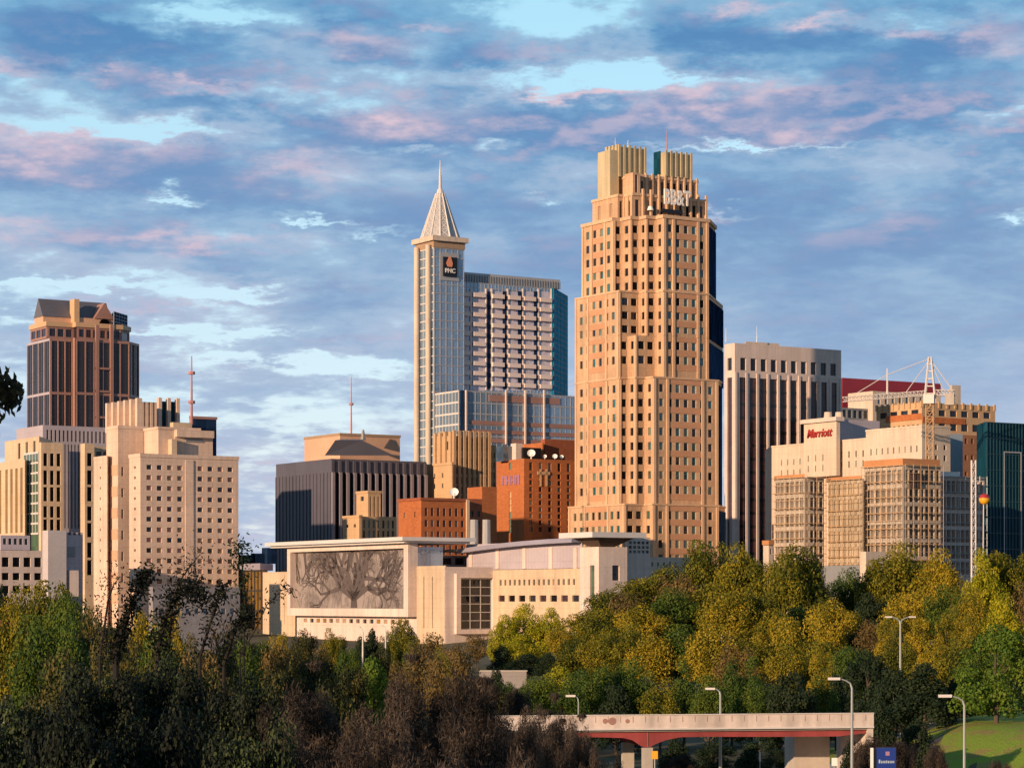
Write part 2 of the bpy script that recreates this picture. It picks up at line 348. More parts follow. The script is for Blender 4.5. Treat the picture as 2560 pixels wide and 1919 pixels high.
class Building:
    def __init__(s, name, label, cat, px, D, zb=None, group=None, rot=TH):
        s.rot = rot; s.c, s.s = math.cos(rot), math.sin(rot)
        s.ox, s.oy = (px-CX)*D/F, D
        s.zb = ground(s.ox, s.oy) - .5 if zb is None else zb
        s.D = D
        s.root = empty(name, (s.ox, s.oy, s.zb), rot); tag(s.root, label, cat, group)
        s.win = []; s.n_ind = 100
    def loc(s, x, y):
        dx, dy = x-s.ox, y-s.oy
        return (dx*s.c+dy*s.s, -dx*s.s+dy*s.c)
    def chain(s, pxs, kinds, anchor, D):
        """walk walls through the photograph columns pxs, each wall facing W/S/... ; anchor vertex stands at depth D"""
        pts = [None]*len(pxs)
        pts[anchor] = ((pxs[anchor]-CX)*D/F, D)
        def step(p, kind, px):
            dl = DIRS[kind]; dx, dy = dl[0]*s.c-dl[1]*s.s, dl[0]*s.s+dl[1]*s.c
            k = (px-CX)/F
            t = (k*p[1]-p[0])/(dx-k*dy)
            return (p[0]+t*dx, p[1]+t*dy)
        for i in range(anchor+1, len(pxs)): pts[i] = step(pts[i-1], kinds[i-1], pxs[i])
        for i in range(anchor-1, -1, -1): pts[i] = step(pts[i+1], kinds[i], pxs[i])
        return [s.loc(*p) for p in pts]
    def tier(s, part, pxs, kinds, anchor, D, top, bot, mat, specs=None, back=18, depth=.35, cap=None, capmat=None, ribs=None, label=None, glassmix=None, slab=None):
        L = s.chain(pxs, kinds, anchor, D)
        z1 = wz(top, D)-s.zb; z0 = 0.0 if bot is None else wz(bot, D)-s.zb
        mb = MB(); specs = specs or {}
        for i in range(len(L)-1):
            s.face(mb, L[i], L[i+1], z0, z1, specs.get(i), D, depth)
        ax, ay = s.s, s.c                       # the direction straight away from the eye, so no unseen flank shows
        Ln0 = L[0]; Ln1 = L[-1]
        if 'S' not in kinds and 'C' not in kinds:
            extra = [(Ln1[0]+ax*back, Ln1[1]+ay*back), (Ln0[0]+ax*back, Ln0[1]+ay*back)]
        elif 'W' not in kinds or Ln0[1]-Ln1[1] < 1:
            bk = min(back, (Ln1[0]-Ln0[0])*.9/ax)
            extra = [(Ln1[0], Ln1[1]+bk*ay+.01), (Ln0[0]+ax*bk, max(Ln0[1], Ln1[1])+bk*ay+.01)]
        else:
            extra = [(Ln1[0], Ln0[1]), (Ln0[0]+.001, Ln0[1])]
        poly = list(L)
        for q in extra:
            if math.hypot(q[0]-poly[-1][0], q[1]-poly[-1][1]) > .05: poly.append(q)
        if math.hypot(poly[0][0]-poly[-1][0], poly[0][1]-poly[-1][1]) < .05: poly.pop()
        for i in range(len(L)-1, len(poly)):
            a, b = poly[i], poly[(i+1) % len(poly)]
            mb.quad((a[0],a[1],z0),(b[0],b[1],z0),(b[0],b[1],z1),(a[0],a[1],z1))
        mb.quad(*[(p[0],p[1],z1) for p in poly])
        if bot is not None: mb.quad(*[(p[0],p[1],z0) for p in reversed(poly)])
        for rb in (ribs or []):
            i, nr, w, outd, r0, r1 = rb
            s.ribs(mb, L[i], L[i+1], nr, w, outd, wz(r1, D)-s.zb, wz(r0, D)-s.zb)
        o = mb.build(part, mat, s.root)
        if label: o['label'] = label
        if cap:
            ch, co = cap
            cx = sum(p[0] for p in poly)/len(poly); cy = sum(p[1] for p in poly)/len(poly)
            q = []
            for p in poly:
                q.append((p[0]+(co if p[0] > cx else -co), p[1]+(co if p[1] > cy else -co)))
            cm = MB(); cm.prism(q, z1+.003, z1+ch); cm.build('cornice', capmat or mat, s.root)
        return L, z0, z1
    def ribs(s, mb, A, B, nr, w, outd, z0, z1):
        dx, dy = B[0]-A[0], B[1]-A[1]; Ln = math.hypot(dx, dy); dx /= Ln; dy /= Ln; nx, ny = dy, -dx
        for k in range(nr+1):
            c = w/2+(Ln-w)*k/max(nr, 1); a = c-w/2; b = c+w/2
            pts = [(A[0]+dx*a+nx*outd, A[1]+dy*a+ny*outd), (A[0]+dx*b+nx*outd, A[1]+dy*b+ny*outd), (A[0]+dx*b-nx*.05, A[1]+dy*b-ny*.05), (A[0]+dx*a-nx*.05, A[1]+dy*a-ny*.05)]
            mb.prism(pts, z0, z1)
    def face(s, mb, A, B, z0, z1, bands, D, depth):
        dx, dy = B[0]-A[0], B[1]-A[1]; Ln = math.hypot(dx, dy)
        if Ln < .01: return
        dx /= Ln; dy /= Ln; nx, ny = dy, -dx
        def pt(u, z, d=0): return (A[0]+dx*u-nx*d, A[1]+dy*u-ny*d, z)
        def q(u0, u1, a, b): mb.quad(pt(u0,a), pt(u1,a), pt(u1,b), pt(u0,b))
        if not bands: q(0, Ln, z0, z1); return
        zc = z1
        for bd in bands:
            rt, rb, nf, vf, nc, wf = bd[:6]; gl = bd[6] if len(bd) > 6 else 'glass_dark'; mg = bd[7] if len(bd) > 7 else .04
            mg2 = bd[8] if len(bd) > 8 else mg
            za = min(wz(rt, D)-s.zb, z1); zb_ = max(wz(rb, D)-s.zb, z0)
            if zb_ >= za: continue
            if zc > za+.001: q(0, Ln, za, zc)
            u0, u1 = Ln*mg, Ln*(1-mg2); cw = (u1-u0)/nc; ow = cw*wf
            xs = [(u0+cw*(k+.5)-ow/2, u0+cw*(k+.5)+ow/2) for k in range(nc)]
            fh = (za-zb_)/nf; oh = fh*vf
            zs = [(za-fh*(k+.5)-oh/2, za-fh*(k+.5)+oh/2) for k in range(nf)]
            e = [0]+[v for x in xs for v in x]+[Ln]
            for k in range(0, len(e), 2):
                if e[k+1]-e[k] > .005: q(e[k], e[k+1], zb_, za)
            for (a, b) in xs:
                zt = za
                for (c, d_) in zs:
                    if zt-d_ > .003: q(a, b, d_, zt)
                    zt = c
                    mb.quad(pt(a,c), pt(a,c,depth), pt(a,d_,depth), pt(a,d_))
                    mb.quad(pt(b,d_), pt(b,d_,depth), pt(b,c,depth), pt(b,c))
                    mb.quad(pt(a,d_), pt(a,d_,depth), pt(b,d_,depth), pt(b,d_))
                    mb.quad(pt(a,c,depth), pt(a,c), pt(b,c), pt(b,c,depth))
                    gg = gl[xs.index((a, b))] if isinstance(gl, tuple) else gl
                    g = gg if isinstance(gg, str) else random.choice(gg)
                    s.win.append((pt((a+b)/2, (c+d_)/2, depth-.02), math.atan2(dy, dx), b-a+.05, d_-c+.05, g))
                if zt-zb_ > .003: q(a, b, zb_, zt)
            zc = zb_
        if zc > z0+.001: q(0, Ln, z0, zc)
    def finish(s):
        s.win.sort(key=lambda w: -(w[2]*w[3]*(1+.02*w[0][2])))
        ind = s.win[:s.n_ind]; rest = s.win[s.n_ind:]
        for (p, a, w, h, g) in ind:
            o = bpy.data.objects.new('window', unit_pane(g)); COL.objects.link(o); o.parent = s.root
            o.location = p; o.rotation_euler = (0, 0, a); o.scale = (w, 1, h)
        if rest:
            mats = sorted(set(w[4] for w in rest)); me = bpy.data.meshes.new('window'); v = []; f = []; mi = []
            for (p, a, w, h, g) in rest:
                i = len(v); c, s_ = math.cos(a)*w/2, math.sin(a)*w/2
                v += [(p[0]-c,p[1]-s_,p[2]-h/2),(p[0]+c,p[1]+s_,p[2]-h/2),(p[0]+c,p[1]+s_,p[2]+h/2),(p[0]-c,p[1]-s_,p[2]+h/2)]
                f.append((i,i+1,i+2,i+3)); mi.append(mats.index(g))
            me.from_pydata(v, [], f)
            for g in mats: me.materials.append(MATS[g])
            me.polygons.foreach_set('material_index', mi)
            o = bpy.data.objects.new('window', me); COL.objects.link(o); o.parent = s.root; o['kind'] = 'stuff'
    # a box given in local metres
    def part(s, name, mat, fn, label=None, smooth=False):
        mb = MB(); fn(mb); o = mb.build(name, mat, s.root, smooth)
        if label: o['label'] = label
        return o
    def at(s, px, row, D):
        p = P(px, row, D); l = s.loc(p.x, p.y); return (l[0], l[1], p.z-s.zb)
    def mullions(s, part, mat, A, B, z0, z1, nx, nz, w=.12, outd=.12, hz=None):
        mb = MB(); s.ribs(mb, A, B, nx, w, outd, z0, z1)
        dx, dy = B[0]-A[0], B[1]-A[1]; Ln = math.hypot(dx, dy); dx /= Ln; dy /= Ln; nxn, nyn = dy, -dx
        hw = (hz or w)/2
        for k in range(nz+1):
            z = z0+hw+(z1-z0-2*hw)*k/nz; o2 = outd-.015
            pts = [(A[0]+nxn*o2, A[1]+nyn*o2), (B[0]+nxn*o2, B[1]+nyn*o2), (B[0]-nxn*.04, B[1]-nyn*.04), (A[0]-nxn*.04, A[1]-nyn*.04)]
            mb.prism(pts, z-hw, z+hw)
        return mb.build(part, mat, s.root)
    def mast(s, px, r0, r1, D, rad=.25, mat='antenna_red', name='antenna', rings=()):
        a = s.at(px, r1, D); b = s.at(px, r0, D)
        def fn(mb):
            mb.tube(a, b, rad, rad*.35, 6)
            for r in rings:
                c = s.at(px, r, D); mb.tube((c[0],c[1],c[2]-.35), (c[0],c[1],c[2]+.35), rad*2.2, rad*2.2, 8)
        s.part(name, mat, fn)
def text_mesh(txt, name, mat, size, parent, loc, rz, ext=.15, shear=0.0, sx=1.0, bold=0.0):
    cu = bpy.data.curves.new(name, 'FONT'); cu.body = txt; cu.size = size; cu.extrude = ext; cu.align_x = 'CENTER'; cu.align_y = 'CENTER'; cu.shear = shear; cu.offset = bold
    o = bpy.data.objects.new('tmp', cu); COL.objects.link(o)
    dg = bpy.context.evaluated_depsgraph_get(); me = bpy.data.meshes.new_from_object(o.evaluated_get(dg)); me.name = name
    bpy.data.objects.remove(o)
    me.materials.clear(); me.materials.append(MATS[mat])
    r = bpy.data.objects.new(name, me); COL.objects.link(r); r.parent = parent
    r.location = loc; r.rotation_euler = (math.radians(90), 0, rz); r.scale = (sx, 1, 1)
    return r
# ------------------------------------------------------------------ terrain
def sst(a, b, x):
    t = max(0, min(1, (x-a)/(b-a))); return t*t*(3-2*t)
def ground(x, y):
    z = 6.0 - 1.5*sst(90, 200, y) + 6.5*sst(245, 540, y) + 6.5*sst(540, 720, y)
    z += 3.5*sst(-30, 10, x-.02*y)*sst(260, 420, y)*(1-sst(560, 700, y))     # wooded hill on the right
    r = math.hypot((x-66)/36, (y-232)/46)
    z += 4.0*(1-sst(.60, 1.04, r))*(1-sst(330, 420, y))                        # grass bank on the right
    z += 9*sst(900, 3000, y)
    return z
def sheet(name, mat, xs, ys, dz=0.0, fn=ground):
    v = [(x, y, fn(x, y)+dz) for y in ys for x in xs]; k = len(xs)
    f = [(j*k+i, j*k+i+1, (j+1)*k+i+1, (j+1)*k+i) for j in range(len(ys)-1) for i in range(k-1)]
    me = bpy.data.meshes.new(name); me.from_pydata(v, [], f); me.materials.append(MATS[mat])
    for pl in me.polygons: pl.use_smooth = True
    o = bpy.data.objects.new(name, me); COL.objects.link(o); o['kind'] = 'structure'
    return o
xs = [math.sinh(t/22.0)*60 for t in range(-100, 101)]
ys = [-400, -300, -200, -120, -60] + [y for y in range(-20, 420, 6)] + [420+i*20 for i in range(30)] + [1050+i*i*12+i*60 for i in range(1, 24)]
sheet('ground', 'ground_cover', xs, ys)
# grass on the bank
sheet('lawn', 'lawn', [29.5+i*1.6 for i in range(60)], [172+i*2.5 for i in range(36)], .05)
# ------------------------------------------------------------------ buildings
def on(b, A, B, px, row, out=0.0):
    wx = lambda p: (b.ox+p[0]*b.c-p[1]*b.s, b.oy+p[0]*b.s+p[1]*b.c)
    a = wx(A); c = wx(B); k = (px-CX)/F
    dx, dy = c[0]-a[0], c[1]-a[1]
    t = (k*a[1]-a[0])/(dx-k*dy)
    x, y = a[0]+t*dx, a[1]+t*dy
    l = b.loc(x, y); z = wz(row, y)-b.zb
    ldx, ldy = B[0]-A[0], B[1]-A[1]; Ln = math.hypot(ldx, ldy)
    return Vector((l[0]+ldy/Ln*out, l[1]-ldx/Ln*out, z))
def gable_roof(mb, x0, x1, y0, y1, z0, z1, axis):
    if axis == 'y':
        xm = (x0+x1)/2; a = [(x0,y0,z0),(x1,y0,z0),(xm,y0,z1),(x0,y1,z0),(x1,y1,z0),(xm,y1,z1)]
    else:
        ym = (y0+y1)/2; a = [(x0,y1,z0),(x0,y0,z0),(x0,ym,z1),(x1,y1,z0),(x1,y0,z0),(x1,ym,z1)]
    mb.quad(a[0],a[1],a[2]); mb.quad(a[4],a[3],a[5]); mb.quad(a[1],a[4],a[5],a[2]); mb.quad(a[3],a[0],a[2],a[5]); mb.quad(a[0],a[3],a[4],a[1])
def wall_box(mb, b, A, B, pxa, pxb, ra, rb, out, thick):
    """box standing on a wall between two photograph columns"""
    p = on(b, A, B, pxa, ra); q = on(b, A, B, pxb, ra); r = on(b, A, B, pxa, rb)
    dx, dy = q.x-p.x, q.y-p.y; L = math.hypot(dx, dy); nx, ny = dy/L, -dx/L
    mb.prism([(p.x+nx*out, p.y+ny*out), (q.x+nx*out, q.y+ny*out), (q.x+nx*(out-thick), q.y+ny*(out-thick)), (p.x+nx*(out-thick), p.y+ny*(out-thick))], r.z, p.z)

# --- granite and glass tower with gabled crown
b = Building('office_tower', 'dark glass and pink granite tower with gabled crown, leftmost tower of the skyline', 'tower', 126, 950)
kw = dict(depth=.3)
L, z0, z1 = b.tier('shaft', [69,126,181,190,323,346], 'WSWSC', 1, 950, 845, None, 'glass_tower', back=30)
for i, nx, nz in ((0,4,5),(1,3,5),(3,6,5),(4,2,5)):
    b.mullions('granite_frame', 'granite' if i else 'lilac_panel', L[i], L[i+1], z0, z1, nx, nz, w=.42 if i else .3, outd=.35, hz=1.0)
for i, nx in ((0,12),(1,9),(3,18),(4,6)):
    b.mullions('mullion_grid', 'dark_metal', L[i], L[i+1], z1-90, z1-.3, nx, 24, w=.14, outd=.12, hz=.3)
p = lambda px, r: on(b, L[1], L[2], px, r)
def strip(mb): wall_box(mb, b, L[2], L[3], 184, 189, 845, 1400, .35, .3)
b.part('granite_pier', 'granite', strip)
def blk(mb):
    wall_box(mb, b, L[3], L[4], 238, 246, 812, 1300, .9, 1.2); wall_box(mb, b, L[3], L[4], 274, 282, 812, 1300, .9, 1.2)
    for r in (918, 975, 1040): wall_box(mb, b, L[3], L[4], 238, 282, r, r+5, .8, 1.0)
b.part('granite_bay_frame', 'granite', blk)
L2, _, _ = b.tier('upper_storeys', [78,118,184,192,302,322], 'WSWSC', 1, 952, 815, 845, 'glass_tower', back=26, cap=(1.8,.7), capmat='granite_gold')
for i, nx in ((0,3),(1,3),(3,6),(4,1)): b.mullions('granite_frame', 'granite', L2[i], L2[i+1], wz(845,952)-b.zb, wz(815,952)-b.zb, nx, 1, w=.8, outd=.3, hz=.8)
L3, _, zt = b.tier('crown_block', [86,108,181,188,284], 'WSWS', 1, 955, 790, 812, 'peach', back=24)
def roofs(mb):
    x0, y0 = L3[1]; xe = L3[4][0]; yw = L3[0][1]
    gable_roof(mb, x0-.3, xe, y0-.3, yw, zt+.01, zt+7.2, 'x')
b.part('west_gable_roof', 'slate', roofs)
def roofs(mb):
    x0, y0 = L3[3]; xe = L3[4][0]
    gable_roof(mb, xe-8.2, xe+.3, y0-.5, y0+20, zt+.01, zt+6.2, 'y')
b.part('south_gable_roof', 'granite', roofs)
def fn(mb):
    x0, y0 = L3[3]; mb.box(x0-.6, x0+1.5, y0-.6, y0+4.0, zt-5, zt+7.0)
b.part('stair_tower', 'granite_gold', fn)
def fn(mb):
    x0, y0 = L3[4]; xm = x0-3.95
    for k in range(2): mb.tube((xm, y0-.55, zt-3.0+k*1.0), (xm, y0-.38, zt-3.0+k*1.0), 2.4-.3*k, None, 16)
    mb.box(xm-3.4, xm+3.4, y0-.5, y0-.05, zt-6.5, zt-3)
b.part('arched_window', 'glass_black', fn)
Lr, _, _ = b.tier('east_shoulder', [284,318], 'C', 0, 962, 778, 845, 'glass_and_shade_navy', back=14)
b.mullions('mullion_grid', 'steel_grey', Lr[0], Lr[1], wz(845,962)-b.zb, wz(778,962)-b.zb, 5, 8, w=.25, outd=.15)
b.finish()

# --- civic building with lilac screen and cream wings
b = Building('civic_building', 'cream stone building with lilac rooftop screen and black slot windows, beneath the gabled tower', 'building', 102, 660)
b.tier('roof_screen', [41,107,272], 'WS', 1, 700, 1062, 1300, 'lilac_panel', {1: [(1073,1103,1,.98,15,.45,'glass_plum')]}, back=20)
L,_,_ = b.tier('west_wing', [-40,8,62], 'WW', 2, 655, 1148, None, 'cream', {0: [(1168,1330,1,1,4,.5,'glass_amber')], 1: [(1168,1330,1,1,4,.5,'glass_amber')]}, back=26)
b.tier('attic', [12,36,98], 'WW', 2, 657, 1090, 1148, 'cream', {1: [(1100,1140,1,1,3,.3)]}, back=20)
L,_,_ = b.tier('glazed_bay', [60,97], 'W', 1, 652, 1128, None, 'glass_green', back=8)
b.mullions('bay_mullions', 'white_metal', L[0], L[1], wz(1335,652)-b.zb, wz(1128,652)-b.zb, 5, 8, w=.18, outd=.15, hz=.5)
sp = [(1128,1168,1,.8,3,.6,'glass_black'), (1172,1255,2,.86,3,.6,'glass_black'), (1262,1328,2,.86,3,.6,'glass_black'), (1335,1400,2,.86,3,.6,'glass_black')]
b.tier('south_block', [97,103,157], 'WS', 1, 648, 1105, None, 'cream', {1: sp}, back=24)
b.tier('recess_wall', [157,202], 'S', 0, 656, 1103, None, 'lilac_panel', {0: [(1110,1320,1,1,5,.4,'glass_plum')]}, back=12)
b.tier('stair_block', [201,212,236], 'WS', 1, 645, 1108, None, 'cream', {1: [(1130,1166,1,.9,1,.55,'glass_black'),(1172,1255,2,.86,1,.55,'glass_black'),(1262,1345,2,.86,1,.55,'glass_black'),(1352,1440,2,.86,1,.55,'glass_black')]}, back=18)
b.tier('east_block', [236,275], 'S', 0, 664, 1115, None, 'cream', {0: [(1128,1140,1,1,2,.7)]}, back=18)
b.finish()
# --- car park and pale block in front of it
b = Building('parking_deck', 'pinkish concrete parking deck with two rows of square black openings, far left', 'building', 0, 560)
b.tier('deck_structure', [-60,0,108], 'WS', 1, 555, 1375, None, 'white_precast', {1: [(1388,1420,1,.75,4,.66,'glass_black',.0),(1428,1452,1,.75,4,.66,'glass_black',.0),(1460,1485,1,.75,4,.66,'glass_black',.0)]}, back=20)
b.tier('roof_parapet', [-60,2,75], 'WS', 1, 559, 1337, 1374, 'lilac_panel', {1: [(1343,1362,1,.8,5,.6)]}, back=14)
b.finish()
b = Building('stair_tower_block', 'plain pale grey windowless block with a small dark louvre, beside the parking deck', 'building', 118, 530)
L,_,_ = b.tier('block', [106,120,166], 'WS', 1, 530, 1325, None, 'grey_block', back=12)
L2,_,_ = b.tier('east_block', [166,207], 'S', 0, 534, 1330, None, 'lilac_panel', {0: [(1330,1337,1,.9,3,.6)]}, back=10)
def fn(mb): wall_box(mb, b, L2[0], L2[1], 170, 188, 1366, 1392, .12, .1)
b.part('louvre', 'steel_grey', fn)
def fn(mb): wall_box(mb, b, L2[0], L2[1], 168, 190, 1425, 1490, 1.5, 1.4)
b.part('service_door_hood', 'white_precast', fn)
b.finish()

# --- courthouse
b = Building('courthouse', 'big sand coloured block with grid of small paired windows and finned penthouse', 'building', 351, 600)
wn = [(1146+27*k+ (0 if k else 0), 1146+27*k+22, 1, .55, 4, .66, ['glass_plum','glass_dark','glass_pale'], .02, .02) for k in range(12)]
g2 = []
for k in range(13): g2.append((1160+26*k, 1160+26*k+13, 1, .9, 9, .50, ['granite','glass_plum','glass_dark','tan_dark'], .035, .035))
L,_,_ = b.tier('front_block', [323,351,596], 'WS', 1, 600, 1142, None, 'courthouse', {1: g2, 0: [(1160+26*k, 1173+26*k, 1, .5, 1, .18, 'glass_plum') for k in range(12)]}, back=10, cap=(.9,.15))
def fn(mb):
    wall_box(mb, b, L[1], L[2], 463, 483, 1150, 1560, .22, .2)
    for k in range(13):
        pass
b.part('pilaster', 'courthouse', fn)
L,_,_ = b.tier('west_wing', [234,268], 'W', 1, 612, 1146, None, 'courthouse', {0: [(1160+26*k, 1173+26*k, 1, .5, 1, .10, 'glass_plum') for k in range(12)]}, back=12, cap=(.8,.1))
L,_,_ = b.tier('middle_tower', [266,295,362], 'WS', 1, 610, 1071, None, 'courthouse', {1: [(1166+53*k, 1190+53*k, 1, .95, 2, .30, 'tan_dark', .02, .4) for k in range(7)]}, back=16, cap=(.8,.15))
def fn(mb):
    for k in range(7): wall_box(mb, b, L[0], L[1], 268, 294, 1164+53*k, 1190+53*k, .12, .1)
b.part('spandrel_panel', 'peach', fn)
b.tier('upper_block', [361,396,434,500], 'WSS', 1, 606, 1072, 1160, 'courthouse', back=10, cap=(.6,.2))
L,_,_ = b.tier('east_upper_block', [434,437,532], 'WS', 1, 608, 1074, 1160, 'courthouse', back=12)
def fn(mb): wall_box(mb, b, L[1], L[2], 437, 530, 1074, 1092, 1.3, 1.3)
b.part('overhanging_cornice', 'courthouse', fn)
def fn(mb): wall_box(mb, b, L[1], L[2], 464, 506, 1096, 1104, .2, .18)
b.part('slot_vent', 'steel_grey', fn)
def fn(mb): wall_box(mb, b, L[1], L[2], 421, 434, 1098, 1142, 2.0, 2.2)
b.part('fin_wall', 'cream', fn)
L,_,_ = b.tier('penthouse', [275,355,392], 'WS', 1, 620, 1004, 1071, 'courthouse', {1: [(1004,1066,1,1,3,.45,'tan')]}, back=12)
def fn(mb):
    b.ribs(mb, L[0], L[1], 5, 1.2, 1.3, wz(1071,620)-b.zb, wz(995,620)-b.zb)
b.part('penthouse_fin', 'courthouse', fn)
L,_,_ = b.tier('plant_drum', [392,445], 'S', 0, 632, 1002, 1071, 'glass_teal_wall', back=6)
def fn(mb): b.ribs(mb, L[0], L[1], 2, .9, 1.2, wz(1071,632)-b.zb, wz(994,632)-b.zb)
b.part('penthouse_fin', 'courthouse', fn)
b.tier('low_penthouse', [425,433,480], 'WS', 1, 618, 1055, 1073, 'cream', back=6)
b.tier('rear_block', [474,541], 'S', 0, 650, 1046, None, 'glass_and_shade_navy', back=14, cap=(.7,.2), capmat='granite')
b.mast(479, 890, 1060, 626, .42, 'antenna_red', 'antenna', rings=(932, 1005))
b.finish()

# --- slab with peach penthouse; the shade over it is put into the stone colours
b = Building('shade_toned_slab', 'slab coloured dark as if shaded, with pale vertical fins and a peach coloured penthouse', 'building', 828, 760)
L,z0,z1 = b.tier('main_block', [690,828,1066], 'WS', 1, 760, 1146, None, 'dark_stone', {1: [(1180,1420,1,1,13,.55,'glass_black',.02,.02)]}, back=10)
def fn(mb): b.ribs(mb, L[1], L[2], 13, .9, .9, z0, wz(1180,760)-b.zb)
b.part('vertical_fins', 'shade_toned_fin', fn)
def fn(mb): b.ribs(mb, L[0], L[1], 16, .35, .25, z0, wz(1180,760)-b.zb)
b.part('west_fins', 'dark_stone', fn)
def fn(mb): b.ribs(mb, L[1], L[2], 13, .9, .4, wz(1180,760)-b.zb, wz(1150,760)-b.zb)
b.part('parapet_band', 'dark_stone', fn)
L,_,_ = b.tier('penthouse', [761,850,1000], 'WS', 1, 790, 1088, 1148, 'peach', back=8, cap=(.8,.2), capmat='tan_dark')
def fn(mb):
    A = b.at(825, 1136, 786); B = b.at(985, 1136, 800)
    mb.quad(*[b.at(px, r, D) for px, r, D in ((812,1138,772),(838,1100,774),(905,1100,780),(985,1138,786))])
    mb.quad(*[b.at(px, r, D) for px, r, D in ((838,1100,774),(850,1098,784),(915,1098,786),(905,1100,780))])
b.part('cast_shadow_shape', 'slate', fn)  # slate sheets shaped as a shadow falling on the penthouse
b.mast(878, 942, 1090, 795, .35, 'antenna_red', 'antenna', rings=(1010,))
b.mast(908, 1074, 1100, 790, 1.0, 'steel_grey', 'vent_stack')
b.finish()

# --- tower with spire (shaft + curtain-walled slab + podium)
b = Building('spire_tower', 'glass tower with white pyramid spire and balconied slab, second tallest on the skyline', 'tower', 1085, 900)
L,z0,z1 = b.tier('shaft', [1041,1085,1160], 'WS', 1, 900, 618, None, 'glass_sky', back=9)
b.mullions('shaft_mullions', 'white_metal', L[0], L[1], z0, z1, 5, 40, w=.22, outd=.15, hz=.4)
b.mullions('shaft_mullions', 'pale_steel', L[1], L[2], z0, z1, 5, 40, w=.22, outd=.15, hz=.35)
for px in (1049, 1078):
    q = on(b, L[0], L[1], px, 700, 1.3)
    def fn(mb): mb.tube((q.x, q.y, 0), (q.x, q.y, z1+1), .95, .95, 14)
    b.part('column', 'cream_light', fn, smooth=False)
x0,y0 = L[1]; x1 = L[2][0]; y1 = L[0][1]
cxm, cym = (x0+x1)/2, (y0+y1)/2; hw = (x1-x0)/2; hl = (y1-y0)/2
def fn(mb): mb.box(x0-.3, x1+.3, y0-.3, y1+.3, z1+.01, z1+2.4)
b.part('lantern_band', 'tan_dark', fn)
def fn(mb): mb.box(x0-1.3, x1+1.3, y0-1.3, y1+1.3, z1+2.41, z1+4.2)
b.part('ring_cornice', 'cream_light', fn)
zb_, zt_, zm = z1+4.2, wz(478,903)-b.zb, wz(394,903)-b.zb
def fr(mb, r0, r1, za, zc):
    k = 12; a = [(cxm+hw*r0*math.cos(t*2*math.pi/k), cym+hl*r0*math.sin(t*2*math.pi/k), za) for t in range(k)]; c = [(cxm+hw*r1*math.cos(t*2*math.pi/k), cym+hw*r1*math.sin(t*2*math.pi/k), zc) for t in range(k)]
    return a, c
a, c = fr(None, 1.12, .25, zb_, zt_)
def fn(mb):
    for t in range(12): mb.quad(a[t], a[(t+1)%12], c[(t+1)%12], c[t])
b.part('spire_skin', 'pale_steel', fn)
def fn(mb):
    for t in range(12):
        A, C = Vector(a[t]), Vector(c[t]); A2, C2 = Vector(a[(t+1)%12]), Vector(c[(t+1)%12])
        mb.tube(A, C, .42, .25, 5)
        for k in range(6):
            f0, f1 = k/6, (k+1)/6
            mb.tube(A.lerp(C, f0), A2.lerp(C2, f0), .2, .2, 4); mb.tube(A.lerp(C, f0), A2.lerp(C2, f1), .16, .16, 4); mb.tube(A2.lerp(C2, f0), A.lerp(C, f1), .16, .16, 4)
b.part('spire_lattice', 'white_metal', fn)
def fn(mb):
    mb.tube((cxm,cym,zt_-1), (cxm,cym,zt_+1.6), 1.7, 1.0, 10); mb.tube((cxm,cym,zt_+1.6), (cxm,cym,zt_+7), .6, .45, 8); mb.tube((cxm,cym,zt_+7), (cxm,cym,zm), .38, .1, 6)
b.part('mast', 'white_metal', fn)
# framed sign
A, B = L[1], L[2]
def fn(mb):
    wall_box(mb, b, A, B, 1099, 1146, 630, 700, .35, .3)
b.part('sign_surround', 'pale_steel', fn)
def fn(mb):
    wall_box(mb, b, A, B, 1106, 1140, 642, 690, .9, .5)
sg = b.part('sign_box', 'sign_black', fn)
q = on(b, A, B, 1122, 678, 1.05)
text_mesh('PNC', 'sign_lettering', 'sign_white', 2.2, sg, q, 0, .1, bold=.05)
q = on(b, A, B, 1121, 658, 1.0)
def fn(mb):
    pr = [(-.9,-1.4),(.9,-1.4),(1.2,-.2),(.3,2.4),(-.3,2.4),(-1.5,-.2)]
    i = len(mb.v)
    mb.v += [(q.x+u, q.y, q.z+w) for u, w in pr] + [(q.x+u, q.y-.15, q.z+w) for u, w in pr]
    mb.f.append(tuple(i+6+k for k in range(6)))
    for k in range(6): mb.f.append((i+k, i+(k+1)%6, i+6+(k+1)%6, i+6+k))
o = b.part('sign_emblem', 'sign_orange', fn); o.parent = sg
# slab
L,z0,z1 = b.tier('residential_slab', [1112,1379,1384], 'SC', 0, 905, 700, 985, 'glass_sky', back=12)
A, B = L[0], L[1]
b.mullions('slab_mullions', 'pale_steel', A, B, z0, z1, 30, 24, w=.18, outd=.12, hz=.3)
L4,za,zc = b.tier('roof_louvre_crown', [1112,1360,1400], 'SS', 0, 907, 676, 700, 'pale_steel', back=10)
def fn(mb): b.ribs(mb, L4[0], L4[2], 44, .3, .35, za, zc-.8)
b.part('louvre_fins', 'steel_grey', fn)
def fn(mb):
    wall_box(mb, b, A, B, 1115, 1137, 700, 985, .3, .3)
    for px in (1220, 1262, 1300, 1340): wall_box(mb, b, A, B, px-6, px+6, 728, 972, .25, .2)
b.part('dark_glass_strips', 'glass_and_shade_navy', fn)
def fn(mb): wall_box(mb, b, A, B, 1103, 1113, 700, 990, .8, .8)
b.part('white_pier', 'white_metal', fn)
def fn(mb):
    for px in (1138, 1176, 1214, 1228, 1268, 1306, 1345, 1378):
        wall_box(mb, b, A, B, px-1.5, px+1.5, 722, 975, .5, .45)
b.part('balcony_piers', 'balcony', fn)
bal = None
